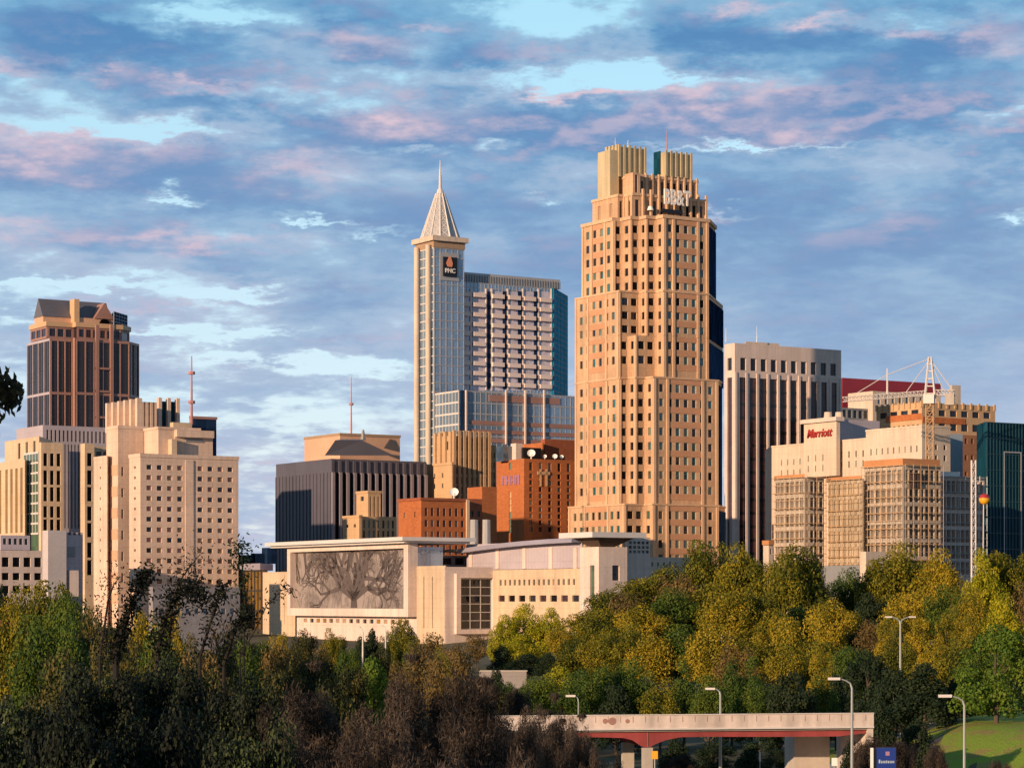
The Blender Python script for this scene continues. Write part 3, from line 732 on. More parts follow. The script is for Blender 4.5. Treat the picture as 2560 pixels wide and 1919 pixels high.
for ci, px in enumerate((1156, 1196, 1243, 1284, 1322, 1362)):
    for r in range(10):
        row = 733+r*24.8-(px-1156)*.0
        p0 = on(b, A, B, px-15, row); p1 = on(b, A, B, px+15, row)
        w = p1.x-p0.x
        zz_ = wz(736+r*24.6, 905)-b.zb
        if bal is None:
            def fn(mb): mb.box(0, w, -1.1, 0, -.15, .15); mb.box(0, w, -1.1, -.98, .15, 1.4); mb.box(0, .12, -.98, 0, .15, 1.4); mb.box(w-.12, w, -.98, 0, .15, 1.4)
            bal = b.part('balcony', 'balcony', fn); bo = bal
        else:
            bo = bal.copy(); COL.objects.link(bo)
        bo.location = (p0.x, p0.y-.13, zz_)
def fn(mb):
    for px in (1156, 1196, 1243, 1284, 1322, 1362):
        wall_box(mb, b, A, B, px-15, px+15, 728, 975, .14, .1)
b.part('balcony_doors', 'glass_balcony', fn)
L,za,zc = b.tier('east_curtain_wall', [1379,1384,1419], 'SC', 0, 929, 719, 990, 'glass_bright_teal', back=10)
b.mullions('curtain_mullions', 'dark_metal', L[1], L[2], za, zc, 4, 20, w=.15, outd=.1, hz=.3)
L,za,zc = b.tier('podium', [1083,1147,1440], 'WS', 1, 886, 975, None, 'glass_sky', back=20)
b.mullions('podium_mullions', 'white_metal', L[0], L[1], zc-40, zc, 8, 10, w=.2, outd=.12, hz=.6)
b.mullions('podium_mullions', 'pale_steel', L[1], L[2], zc-40, zc, 22, 10, w=.2, outd=.12, hz=.5)
def fn(mb):
    wall_box(mb, b, L[1], L[2], 1222, 1399, 986, 1003, .3, .25)
    wall_box(mb, b, L[1], L[2], 1175, 1438, 1050, 1060, .3, .25); wall_box(mb, b, L[1], L[2], 1175, 1438, 1072, 1082, .3, .25); wall_box(mb, b, L[1], L[2], 1175, 1438, 1093, 1104, .3, .25)
b.part('brown_bands', 'granite', fn)
def fn(mb):
    wall_box(mb, b, L[1], L[2], 1163-1.4, 1163+1.4, 975, 1110, 1.0, .8)
b.part('podium_fin', 'white_precast', fn)
for px in (1263, 1311, 1358): b.part('podium_fin', 'white_precast', lambda mb: wall_box(mb, b, L[1], L[2], px-1.4, px+1.4, 975, 1110, 1.0, .8))
def fn(mb): wall_box(mb, b, L[1], L[2], 1150, 1160, 975, 1110, .35, .3)
b.part('dark_glass_strips', 'glass_and_shade_navy', fn)
b.finish()

# --- art deco tan block behind the red bricks
b = Building('stepped_tan_block', 'tan stepped block with crenellated top, in front of the spire tower podium', 'building', 1131, 775)
sp = {1: [(1092,1127,1,.9,7,.42,'glass_dark'),(1140,1260,5,.72,7,.42,'glass_dark')], 0: [(1100,1124,1,.9,2,.4)]}
L,z0,z1 = b.tier('tower', [1087,1131,1225], 'WS', 1, 775, 1088, None, 'tan', sp, back=12)
def fn(mb): b.ribs(mb, L[1], L[2], 7, 1.0, .7, z0, z1+1.6); b.ribs(mb, L[0], L[1], 3, 1.4, .7, z0, z1+1.2)
b.part('pilasters', 'tan', fn)
L,_,_ = b.tier('west_shoulder', [1063,1130,1133], 'WS', 1, 770, 1161, None, 'tan', {0: [(1180,1192,1,1,2,.18,'glass_dark',.2,.2),(1206,1218,1,1,2,.18,'glass_dark',.2,.2)]}, back=10, cap=(.8,.2))
L,z0,z1 = b.tier('east_shoulder', [1224,1240], 'S', 0, 786, 1112, None, 'tan', {0: [(1125,1300,7,.6,2,.4)]}, back=10)
b.part('roof_pinnacle', 'tan', lambda mb: mb.box(b.at(1110,1078,780)[0], b.at(1110,1078,780)[0]+3, b.at(1110,1078,780)[1], b.at(1110,1078,780)[1]+3, b.at(1110,1088,780)[2]-1, b.at(1110,1078,780)[2]))
b.finish()
# --- small tan stepped building
b = Building('small_tan_block', 'small tan stepped block with vertical slots, in front of the dark slab', 'building', 892, 715)
L,z0,z1 = b.tier('tower', [891,920,952], 'WS', 1, 715, 1232, None, 'tan', {1: [(1240,1300,1,1,3,.4,'tan_dark')], 0: [(1238,1252,1,.8,1,.3)]}, back=8, cap=(.7,.2))
b.tier('west_wing', [857,898,905], 'WS', 1, 710, 1293, None, 'tan', {0: [(1308,1318,1,.8,2,.3)]}, back=8, cap=(.7,.15))
b.tier('east_wing', [900,992], 'S', 0, 712, 1290, None, 'tan', {0: [(1296,1400,4,.75,7,.42,['glass_dark','glass_pale'])]}, back=8)
b.finish()
# --- low orange brick
b = Building('low_brick_building', 'low orange brick block with arched dark windows and a white dish on its roof', 'building', 1053, 640)
sp = {1: [(1265,1292,1,.75,7,.45,'glass_dark'),(1296,1318,1,.75,7,.5,['glass_dark','glass_pale']),(1322,1390,2,.7,7,.45,['glass_dark','glass_pale'])], 0: [(1278,1292,1,1,2,.16,'glass_pale')]}
L,z0,z1 = b.tier('block', [996,1053,1168], 'WS', 1, 640, 1250, None, 'brick_orange', sp, back=10, cap=(.7,.3), capmat='brick_red')
def fn(mb): wall_box(mb, b, L[1], L[2], 1164, 1171, 1248, 1400, .6, .5)
b.part('downpipe_pier', 'cream', fn)
b.tier('east_wing', [1170,1205], 'S', 0, 652, 1246, None, 'brick_red', {0: [(1275,1292,1,.8,2,.5),(1300,1318,1,.8,2,.5,'glass_pale')]}, back=10)
def dish(b, px, row, D, r, name='satellite_dish', mat='sign_white', ang=-.6):
    c = Vector(b.at(px, row, D)); mb = MB(); rings = 5; seg = 14
    rot = Matrix.Rotation(ang, 3, 'Z') @ Matrix.Rotation(math.radians(65), 3, 'X')
    idx = []
    for k in range(rings+1):
        rr = r*k/rings; zc_ = -.45*r*(1-(k/rings)**2)
        idx.append([len(mb.v)+j for j in range(seg)])
        for j in range(seg):
            v = rot @ Vector((rr*math.cos(2*math.pi*j/seg), rr*math.sin(2*math.pi*j/seg), zc_)); mb.v.append(tuple(c+v))
    for k in range(rings):
        for j in range(seg): mb.f.append((idx[k][j], idx[k][(j+1)%seg], idx[k+1][(j+1)%seg], idx[k+1][j]))
    mb.tube((c.x, c.y, c.z-r*1.5), (c.x, c.y, c.z-.3), .15*r)
    return mb.build(name, mat, b.root)
dish(b, 1135, 1229, 650, 1.2)
L,_,_ = b.tier('link_block', [1168,1205,1242], 'WS', 1, 668, 1216, None, 'brick_orange', back=8)
def fn(mb):
    for px in (1185, 1216): q = b.at(px, 1330, 628); mb.tube((q[0],q[1],q[2]-3), (q[0],q[1],q[2]+3.2), 1.1, 1.0, 10)
b.part('roof_duct', 'pale_steel', fn)
b.finish()
# --- tall brick
b = Building('tall_brick_building', 'tall orange and dark red brick block with white dishes on its roof', 'building', 1310, 752)
sp = {1: [(1152,1178,1,.8,5,.34,['glass_pale','glass_dark'],.04,.04),(1180,1330,9,.72,5,.34,['glass_pale','glass_dark','glass_plum'],.04,.04)], 0: [(1152,1172,1,.9,1,.10,'glass_pale'),(1225,1330,6,.9,1,.10,['glass_pale','tan'])]}
L,z0,z1 = b.tier('block', [1241,1310,1438], 'WS', 1, 752, 1146, None, 'brick_orange', sp, back=4)
b2 = L
def fn(mb):
    A, B = L[1], L[2]
    wall_box(mb, b, A, B, 1343, 1374, 1178, 1186, .3, .25); wall_box(mb, b, A, B, 1349, 1353, 1172, 1215, .3, .24); wall_box(mb, b, A, B, 1364, 1368, 1172, 1215, .3, .24)
b.part('stone_ornament', 'tan', fn)
q = on(b, L[0], L[1], 1274, 1200, .3)
def fn(mb):
    y = 0
    for k, (w, pat) in enumerate(((2.2,'001'),(1.8,'01'),(2.0,'010'),(2.0,'001'))):
        mb.box(q.x, q.x+.35, q.y+4.6-k*2.6-w*.5, q.y+4.6-k*2.6-w*.5+.6, q.z-1.4, q.z+1.4); mb.box(q.x, q.x+.35, q.y+4.6-k*2.6-w*.5-1.75, q.y+4.6-k*2.6-w*.5-1.2, q.z-1.4, q.z+1.4)
        for j, ch in enumerate(pat):
            if ch == '1': mb.box(q.x, q.x+.34, q.y+4.6-k*2.6-w*.5-1.2, q.y+4.6-k*2.6-w*.5, q.z-1.4+j*1.1, q.z-1.0+j*1.1)
b.part('wall_lettering', 'sign_lilac', fn)
L5,_,_ = b.tier('rear_tower', [1352,1362,1440], 'WS', 1, 766, 1097, 1200, 'brick_red', back=10)
b.tier('orange_turret', [1305,1356,1359], 'WS', 1, 763, 1106, 1150, 'brick_orange', back=2)
def fn(mb):
    p0 = b.at(1308, 1145, 758); p1 = b.at(1352, 1118, 758); mb.box(p0[0], p1[0]+2, p0[1], p0[1]+1.0, p0[2], p1[2])
b.part('dark_plant_screen', 'sign_black', fn)
dish(b, 1328, 1132, 754, 1.25); dish(b, 1362, 1140, 757, .6); dish(b, 1387, 1140, 760, .8); dish(b, 1404, 1141, 762, .6)
def fn(mb):
    p0 = b.at(1290, 1145, 758); mb.box(p0[0], p0[0]+2.4, p0[1], p0[1]+3, p0[2]-1, p0[2]+4.6)
b.part('white_chimney', 'white_precast', fn)
def fn(mb):
    p0 = b.at(1250, 1145, 760); mb.box(p0[0], p0[0]+5, p0[1]-2, p0[1]+2, p0[2]-1, p0[2]+3.6)
b.part('plant_room', 'glass_blue', fn)
b.finish()

# --- the tall brown stepped tower
b = Building('stepped_tower', 'tallest tower, golden brown stone with stepped crown and rows of small square windows', 'tower', 1658, 730)
GL = ['glass_black','glass_dark','glass_black','glass_black','glass_dark']; GN = ['glass_and_shade_navy','glass_and_shade_navy','glass_teal_wall']
GP = ['glass_pale','glass_teal','glass_dark','glass_green','glass_pale','glass_dark']
GT = ['glass_teal','glass_dark','glass_teal','glass_pale']
fh = 36.3
def fl(r0, k, n, wf, g, mg=.06, mg2=None): return [(r0, r0+fh*k, k, .54, n, wf, g, mg, mg if mg2 is None else mg2)]
def stack(pxs, kinds, anchor, D, top, bot, ncol, gl, part, cap=None, ribs_on=True):
    nrow = max(1, int(((1440 if bot is None else bot)-top-3)/fh+.15)); sp = {}
    for i, nc in enumerate(ncol):
        if not nc or kinds[i] == 'C': continue
        g = gl[i]
        if nc >= 4:
            inner = range(int(nc*.3+.5), nc-int(nc*.3+.5)+(1 if kinds[i] == 'S' else 0))
            g = tuple(GP if k in inner else (['glass_teal','glass_dark','glass_teal','glass_black'] if kinds[i] == 'S' else ['glass_teal','glass_green','glass_dark']) for k in range(nc))
        sp[i] = fl(top+6, nrow, nc, (.44 if kinds[i] == 'W' else .50) if nc > 2 else (.66 if kinds[i] == 'S' else .44), g)
    L, z0, z1 = b.tier(part, pxs, kinds, anchor, D, top, bot, 'sandstone', sp, back=24, depth=.32, cap=cap, capmat='sandstone_trim')
    def vec(i):
        A, B = L[i], L[i+1]; dx, dy = B[0]-A[0], B[1]-A[1]; Ln = math.hypot(dx, dy); return A, dx/Ln, dy/Ln, Ln
    def slab(mb, i, f0, f1, za, zb_, o):
        A, dx, dy, Ln = vec(i); u0, u1 = Ln*f0, Ln*f1
        mb.prism([(A[0]+dx*u0+dy*o, A[1]+dy*u0-dx*o), (A[0]+dx*u1+dy*o, A[1]+dy*u1-dx*o), (A[0]+dx*u1-dy*.03, A[1]+dy*u1+dx*.03), (A[0]+dx*u0-dy*.03, A[1]+dy*u0+dx*.03)], za, zb_)
    mg_ = MB()
    for i, nc in enumerate(ncol):
        A, dx, dy, Ln = vec(i)
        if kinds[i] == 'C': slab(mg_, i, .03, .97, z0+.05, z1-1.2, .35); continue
        if nc >= 4:
            f0, f1 = (.30, .70) if kinds[i] == 'W' else (.22, .74)
            for f in (0, f0-.02, f1, 1-.9/Ln):
                mp = MB(); slab(mp, i, max(0, f), max(0, f)+.85/Ln, z0, z1-.1, .32); mp.build('pilaster', 'sandstone_trim', b.root)
            ms = MB()
            for k in range(nrow+1):
                za = max(z0+.02, wz(top+6+fh*(k+.20), D)-b.zb); zc = min(z1-.2, wz(top+6+fh*(k-.20), D)-b.zb)
                if zc-za > .3: slab(ms, i, f0+.6/Ln, f1, za, zc, .10)
            ms.build('spandrels', 'spandrel_stone', b.root)
        elif nc:
            for fa, fb in ((0, .45/Ln), (1-.45/Ln, 1)):
                mp = MB(); slab(mp, i, fa, fb, z0, z1-.1, .18); mp.build('pilaster', 'sandstone_trim', b.root)
    if mg_.v: mg_.build('east_shade_sheet', 'glass_and_shade_navy', b.root)  # navy sheet added to carry the shade of the unlit east faces
    return L, z0, z1
K = 'WSWSWSWSC'
L0,_,_ = stack([1456,1535,1555,1577,1599,1616,1640,1658,1771,1788], K, 7, 732, 545, 729, [4,1,1,1,1,1,1,5,1], [GP,GL,GL,GL,GL,GL,GL,GT,GN], 'upper_shaft', cap=(1.0,.4))
stack([1439,1548,1599,1616,1640,1658,1771,1807], 'WSWSWSC', 5, 730, 729, 838, [6,2,1,1,1,5,2], [GP,GL,GL,GL,GL,GT,GN], 'middle_shaft', cap=(.5,.25))
stack([1439,1548,1572,1589,1640,1658,1771,1807], 'WSWSWSC', 5, 730, 838, 944, [6,1,1,2,1,5,2], [GP,GL,GL,GL,GL,GT,GN], 'middle_shaft')
stack([1439,1550,1570,1589,1614,1633,1795,1803], 'WSWSWSC', 5, 727, 944, 1262, [6,1,1,1,1,7,0], [GP,GL,GL,GL,GP,GT,GN], 'lower_shaft', cap=(.5,.25))
stack([1422,1562,1610,1631,1796,1812], 'WSWSC', 3, 724, 1262, None, [8,2,1,7,1], [GP,GL,GP,GT,GN], 'base_storeys', cap=(.5,.25))
# crown
c0,_,_ = b.tier('crown_terrace', [1481,1545,1560,1582,1604,1766], 'WSWSS', 3, 738, 488, 545, 'sandstone', {1: [(498,540,1,1,1,.5,'glass_dark')], 3: [(498,540,1,1,1,.5,'glass_plum')], 4: [(498,540,1,1,9,.5,['glass_plum','tan_dark','glass_black'])], 0: [(498,538,1,.85,2,.25,'tan_dark')], 2: [(498,540,1,.9,1,.4,'glass_amber')]}, back=20, cap=(.8,.3), capmat='sandstone_trim')
mb = MB(); b.ribs(mb, c0[4], c0[5], 8, .6, .6, wz(545,738)-b.zb, wz(470,738)-b.zb); b.ribs(mb, c0[2], c0[3], 2, .5, .4, wz(545,738)-b.zb, wz(482,738)-b.zb); mb.build('pilasters', 'sandstone_trim', b.root)
c1,_,_ = b.tier('crown_middle', [1508,1586,1612,1743], 'WSS', 1, 744, 441, 488, 'sandstone', {2: [(448,484,1,1,8,.5,['glass_black','glass_plum','tan_dark'])], 1: [(450,484,1,1,2,.5,'glass_plum')]}, back=18, cap=(.8,.3), capmat='sandstone_trim')
mb = MB(); b.ribs(mb, c1[2], c1[3], 8, .5, .5, wz(488,744)-b.zb, wz(430,744)-b.zb); mb.build('pilasters', 'sandstone_trim', b.root)
c2,z0,z1 = b.tier('crown_west_block', [1516,1545,1614], 'WS', 1, 748, 366, 441, 'crown_metal', back=4)
mb = MB(); b.ribs(mb, c2[1], c2[2], 5, .7, .5, z0, z1+.6); b.ribs(mb, c2[0], c2[1], 3, .9, .5, z0, z1+.6); mb.build('crown_ribs', 'crown_metal', b.root)
def fn(mb): wall_box(mb, b, c2[0], c2[1], 1515, 1546, 385, 530, 3.0, 3.2)
b.part('tall_corner_pier', 'crown_metal', fn)
c3,z0,z1 = b.tier('crown_east_block', [1637,1662,1729], 'WS', 1, 750, 380, 441, 'crown_metal', back=4)
mb = MB(); b.ribs(mb, c3[1], c3[2], 5, .7, .5, z0, z1+.5); mb.build('crown_ribs', 'crown_metal', b.root)
def fn(mb): wall_box(mb, b, c3[0], c3[1], 1636, 1652, 382, 441, .3, .3)
b.part('crown_glass', 'glass_teal_wall', fn)
b.tier('crown_turret', [1562,1582,1600], 'WS', 1, 741, 431, 488, 'sandstone', {1: [(436,484,1,1,1,.4,'glass_plum')]}, back=3)
b.mast(1667, 325, 385, 752, .25, 'antenna_red'); b.mast(1570, 350, 372, 752, .15, 'pole_grey'); b.mast(1538, 345, 372, 752, .12, 'pole_grey')
q = on(b, c0[4], c0[5], 1681, 499, 2.4)
sgn = text_mesh('BB&T', 'sign_lettering', 'sign_white', 6.4, b.root, q, 0, .25, sx=.66, bold=.10)
def fn(mb): wall_box(mb, b, c0[4], c0[5], 1650, 1700, 523, 532, 1.4, 1.0)
b.part('sign_shadow_strip', 'sign_black', fn)  # black strip drawn as the shadow beneath the letters
b.part('rooftop_unit', 'sign_white', lambda mb: mb.tube(on(b, c0[4], c0[5], 1621, 527, 1.0), on(b, c0[4], c0[5], 1621, 517, 1.0), 1.0, .6, 10))
b.finish()

# --- white precast slab
b = Building('white_slab_tower', 'white slab tower with black vertical window strips and a top row of square windows', 'tower', 1837, 826)
sp = {1: [(893,924,1,1,10,.56,'glass_dark',.03,.03),(942,1480,1,1,10,.74,'glass_plum',.03,.03)], 0: [(893,924,1,1,1,.45,'glass_dark'),(942,1480,1,1,1,.5,'glass_plum')]}
L,z0,z1 = b.tier('slab', [1811,1837,2103], 'WS', 1, 826, 857, None, 'white_precast', sp, back=6, depth=.5)
mb = MB(); b.ribs(mb, L[1], L[2], 10, .8, .3, z0, wz(930,826)-b.zb); mb.build('piers', 'white_precast', b.root)
mb = MB()
for k in range(15):
    z = wz(975+k*34, 826)-b.zb
    mb.prism([(L[1][0]+1, L[1][1]+.40), (L[2][0]-1, L[2][1]+.40), (L[2][0]-1, L[2][1]+.7), (L[1][0]+1, L[1][1]+.7)], z-.5, z+.5)
mb.build('spandrels', 'glass_dark', b.root)
b.tier('roof_plant', [1865,1948], 'S', 0, 838, 853, 860, 'cream_light', back=6)
b.mast(1892, 815, 856, 838, .12, 'pole_grey'); b.mast(1815, 820, 856, 830, .12, 'pole_grey')
b.finish()
# --- crimson building and its white rooftop
b = Building('crimson_building', 'dark crimson wall with white rooftop plant boxes, behind the crane', 'building', 2105, 960)
L,z0,z1 = b.tier('crimson_block', [2098,2106,2352], 'WS', 1, 960, 944, None, 'crimson', back=8)
b.tier('white_plant_room', [2120,2182,2352], 'WS', 1, 940, 977, 1060, 'cream_light', {1: [(985,1010,1,.9,9,.4,['glass_blue','glass_pale'])]}, back=5)
b.tier('grey_base', [2100,2215], 'S', 0, 935, 1018, None, 'steel_grey', {0: [(1022,1044,1,.9,8,.7,'glass_dark')]}, back=6)
b.tier('white_stair_head', [2380,2402], 'S', 0, 948, 962, 1020, 'cream_light', back=5)
b.finish()
# --- brown and cream banded block
b = Building('banded_brick_building', 'tan and brown brick building with cream top storey, left of the teal glass building', 'building', 2305, 800)
sp = {0: [(1022,1038,1,.95,4,.66,'glass_dark'),(1059,1075,1,.95,9,.5,'glass_dark')], 1: [(1022,1038,1,.95,6,.6,'glass_dark'),(1054,1074,1,.9,6,.6,'glass_dark')]}
L,z0,z1 = b.tier('main_block', [2191,2305,2488], 'WS', 1, 800, 1005, 1082, 'tan', sp, back=8)
for a_, c_, n_ in ((L[0], L[1], 8), (L[1], L[2], 9)):
    for k in range(n_+1):
        mb = MB(); f = k/n_*.98+.01; x_, y_ = a_[0]+(c_[0]-a_[0])*f, a_[1]+(c_[1]-a_[1])*f
        mb.box(x_-.4, x_+.4, y_-.3, y_+.3, z1-1.6, z1+.45); mb.build('merlon', 'tan', b.root)
def fn(mb): wall_box(mb, b, L[0], L[1], 2215, 2304, 1041, 1056, .2, .2); wall_box(mb, b, L[1], L[2], 2306, 2412, 1041, 1056, .2, .2)
b.part('brown_band', 'brick_orange', fn)
b.tier('lower_block', [2213,2306,2460], 'WS', 1, 797, 1082, None, 'brick_brown', {1: [(1090+42*k, 1104+42*k, 1, .95, 9, .42, 'glass_dark') for k in range(8)]}, back=8)
b.finish()

# --- white hotel
b = Building('hotel', 'cream white hotel block with red script sign on its upper tower', 'building', 2305, 690)
L,_,_ = b.tier('main_block', [1930,2012,2170], 'WW', 2, 720, 1098, None, 'cream_light', {0: [(1131,1150,1,.8,4,.20,'glass_pale',.2,.05),(1158,1176,1,.8,4,.20,'glass_pale',.2,.05)], 1: [(1122,1142,1,.8,6,.20,['glass_pale','glass_dark'],.32,.02),(1148,1166,1,.9,6,.20,['glass_dark','glass_pale'],.32,.02)]}, back=20, cap=(.5,.15))
L,_,_ = b.tier('east_block', [2165,2305,2376], 'WS', 1, 690, 1067, None, 'cream_light', {0: [(1110,1130,1,.8,9,.22,['glass_pale','tan_dark','glass_dark'])], 1: [(1108,1124,1,.8,3,.3),(1134,1152,1,.8,3,.3)]}, back=14, cap=(.6,.15))
L,_,_ = b.tier('sign_tower', [2010,2091,2100], 'WS', 1, 728, 1052, 1188, 'cream_light', {0: [(1132,1150,1,.9,3,.14,'glass_green',.02,.3),(1158,1176,1,.9,3,.14,'glass_green',.02,.3)]}, back=10, cap=(1.2,.9), capmat='white_precast')
b.tier('roof_screen', [2091,2199], 'S', 0, 733, 1047, 1100, 'lilac_panel', back=8)
q = on(b, L[0], L[1], 2049, 1083, .35)
text_mesh('Marriott', 'sign_lettering', 'sign_red', 3.5, b.root, q, -math.pi/2, .12, shear=.35, sx=.95, bold=.06)
b.tier('blue_panel', [2375,2407], 'S', 0, 712, 1084, None, 'blue_panel', back=6)
b.part('roof_unit', 'cream_light', lambda mb: [mb.tube(b.at(px, 1050, 734), b.at(px, 1030, 734), 1.3, 1.1, 10) for px in (2070, 2098)])
b.finish()

# --- building under construction
b = Building('construction_frame', 'half finished concrete frame wrapped in scaffolding, below the white hotel', 'building under construction', 2258, 630)
BI = ['brown_interior','scaffold_concrete','netting','tan_dark','netting','scaffold_concrete','steel_grey','cream_light']
def scaff(part, pxs, kinds, anchor, D, top, faces, mat='scaffold_concrete', back=8):
    sp = {}
    for i, (n1, n2) in faces.items(): sp[i] = [(top+6, 1440, max(1, int((1440-top)/40)), .78, n1, .78, BI, .02)]
    L,z0,z1 = b.tier(part, pxs, kinds, anchor, D, top, None, mat, sp, back=back, depth=1.2)
    mb = MB()
    for i in faces:
        A, B = L[i], L[i+1]; dx, dy = B[0]-A[0], B[1]-A[1]; Ln = math.hypot(dx, dy); dx /= Ln; dy /= Ln
        npole = max(2, int(Ln/2.2)); o_ = 1.0
        for k in range(npole+1):
            u = Ln*k/npole; x, y = A[0]+dx*u+dy*o_, A[1]+dy*u-dx*o_
            mb.tube((x,y,z0), (x,y,z1+.3), .08, .08, 5)
        nl = int((z1-6)/2.0)
        for k in range(nl):
            z = z1-k*2.0
            mb.tube((A[0]+dy*o_, A[1]-dx*o_, z), (B[0]+dy*o_, B[1]-dx*o_, z), .07, .07, 4)
            if k % 2 == 0: mb.prism([(A[0]+dy*o_, A[1]-dx*o_), (B[0]+dy*o_, B[1]-dx*o_), (B[0]+dy*.2, B[1]-dx*.2), (A[0]+dy*.2, A[1]-dx*.2)], z-.12, z-.04)
    mb.build('scaffold', 'tan' if mat != 'white_precast' else 'pole_grey', b.root)
    return L, z0, z1
scaff('west_bay', [1937,2012,2060], 'WS', 1, 650, 1192, {0: (6,0), 1: (4,0)})
b.tier('formwork', [1940,2012], 'W', 1, 652, 1184, 1196, 'orange_form', back=5)
scaff('middle_bay', [2070,2157,2160], 'WS', 1, 640, 1196, {0: (7,0)}, 'netting')
b.tier('formwork', [2072,2155], 'W', 1, 643, 1188, 1198, 'orange_form', back=5)
L,_,_ = scaff('tall_bay', [2160,2258,2352], 'WS', 1, 630, 1162, {0: (7,0), 1: (7,0)})
b.tier('formwork', [2160,2257,2350], 'WS', 1, 633, 1145, 1166, 'orange_form', back=5)
scaff('east_bay', [2352,2461], 'S', 0, 646, 1190, {0: (9,0)}, 'white_precast', back=8)
b.tier('formwork', [2354,2400], 'S', 0, 650, 1178, 1192, 'white_metal', back=3)
def fn(mb):
    wall_box(mb, b, L[1], L[2], 2272, 2300, 1182, 1218, .6, .5)
b.part('doorway', 'brown_interior', fn)
b.finish()
# hut in front
b = Building('site_hut', 'small cream block with dark doorway rising above the trees, below the scaffolding', 'hut', 2190, 560)
b.tier('hut_wall', [2150,2165,2215], 'WS', 1, 560, 1378, None, 'cream_light', {1: [(1405,1440,1,1,1,.25,'glass_black')]}, back=6)
b.tier('annex', [2060,2150], 'W', 1, 575, 1412, None, 'steel_grey', back=5)
b.finish()
b = Building('kiosk_tower', 'slim cream turret with orange cap, between the white slab and the scaffolding', 'turret', 1924, 600)
b.tier('turret_wall', [1908,1922,1932], 'WS', 1, 600, 1360, None, 'cream_light', {1: [(1370,1385,1,.9,1,.4,'glass_black')]}, back=3)
b.tier('turret_cap', [1905,1922,1936], 'WS', 1, 599, 1350, 1361, 'orange_form', back=3.5)
b.finish()
# --- teal glass building at the right edge
b = Building('teal_glass_building', 'black and teal glass block at the right edge of the skyline', 'building', 2461, 690)
L,z0,z1 = b.tier('glass_block', [2462,2466,2640], 'WS', 1, 690, 1054, None, 'glass_teal_wall', back=12)
b.mullions('curtain_mullions', 'steel_teal', L[1], L[2], z0, z1, 22, 12, w=.3, outd=.3, hz=.25)
def fn(mb):
    A, B = L[1], L[2]
    for px in (2508, 2550): wall_box(mb, b, A, B, px-1, px+1, 1130, 1400, .5, .1)
    wall_box(mb, b, A, B, 2507, 2551, 1128, 1131, .52, .1)
b.part('steel_portal', 'pale_steel', fn)
b.finish()

# --- convention centre
b = Building('convention_centre', 'long low cream hall with mosaic tree wall and thin white roof canopies', 'building', 1045, 520)
L,_,_ = b.tier('west_hall', [657,738], 'W', 1, 573, 1428, None, 'cream', {0: [(1436,1560,1,1,1,.04,'tan_dark',.55,.2)]}, back=30)
L,z0,z1 = b.tier('hall_body', [742,1043], 'W', 1, 524, 1362, None, 'white_precast', {0: [(1548,1560,1,.9,16,.55,['tan_dark','glass_dark','brown_interior','glass_amber'],.05)]}, back=30)
A, B = L
fr_ = MB()
zf0, zf1 = on(b,A,B,1040,1541).z, on(b,A,B,1040,1358).z
Lw = math.hypot(B[0]-A[0], B[1]-A[1])
X0 = A[0]
def fn(mb):
    mb.box(X0-2.4, X0-.02, B[1]-.3, B[1]+1.6, zf0, zf1); mb.box(X0-2.4, X0-.02, A[1]-1.4, A[1]+.2, zf0, zf1)
    mb.box(X0-2.4, X0-.02, B[1]+1.6, A[1]-1.4, zf0, zf0+1.7); mb.box(X0-2.4, X0-.02, B[1]+1.6, A[1]-1.4, zf1-1.0, zf1)
b.part('mosaic_frame', 'white_precast', fn)
def fn(mb): mb.box(X0-1.0, X0-.05, B[1]+1.6, A[1]-1.4, zf0+1.7, zf1-1.0)
mural = b.part('mosaic_wall', 'mosaic_panel', fn)
rt_ = random.Random(5)
def limb(mb, y, z, a, ln, w, d):
    if d == 0 or ln < .35: return
    y2, z2 = y+math.cos(a)*ln, z+math.sin(a)*ln
    y2 = min(max(y2, B[1]+2.0), A[1]-1.8); z2 = min(max(z2, zf0+1.9), zf1-1.2)
    ny, nz = -math.sin(a)*w/2, math.cos(a)*w/2
    x = X0-1.02-.003*d
    mb.quad((x,y-ny,z-nz), (x,y2-ny*.7,z2-nz*.7), (x,y2+ny*.7,z2+nz*.7), (x,y+ny,z+nz))
    for k in range(2 if d < 6 else 3):
        limb(mb, y2, z2, a+rt_.uniform(-.95,.95), ln*rt_.uniform(.62,.9), w*.66, d-1)
def fn(mb):
    ym = B[1]+(A[1]-B[1])*.47
    limb(mb, ym, zf0+1.8, math.pi/2, 2.6, 3.2, 7)
    for a in (.35, 2.8, .7, 2.4, 1.1, 2.0): limb(mb, ym, zf0+4.0, a, 6.5, 1.7, 7)
    for k in range(14): limb(mb, B[1]+3+k*(A[1]-B[1]-5)/13, zf1-1.3, -math.pi/2+rt_.uniform(-.7,.7), rt_.uniform(1.6,3.2), 1.3, 5)
o = b.part('tree_image', 'mosaic_dark', fn); o.parent = mural
def fn(mb): mb.box(X0-5.0, X0+13, B[1]-2.5, A[1]+6.5, zf1+.5, zf1+1.3); mb.box(X0-4.0, X0+12, B[1]-1.5, A[1]+5.5, zf1+.05, zf1+.5)
b.part('roof_canopy', 'white_metal', fn)
b.tier('plum_glass_gallery', [1043,1107], 'S', 0, 525, 1366, 1416, 'glass_sky', back=16)
b.tier('rear_gallery', [1098,1200], 'S', 0, 536, 1388, None, 'lilac_panel', {0: [(1394,1410,1,1,3,.7,'glass_plum')]}, back=10)
b.tier('entrance_block', [1042,1114], 'W', 1, 512, 1413, None, 'cream', {0: [(1440,1570,1,1,2,.10,'glass_amber',.1,.3)]}, back=26)
L,z0,z1 = b.tier('portal_block', [1110,1114,1233], 'WS', 1, 512, 1416, None, 'white_precast', back=16)
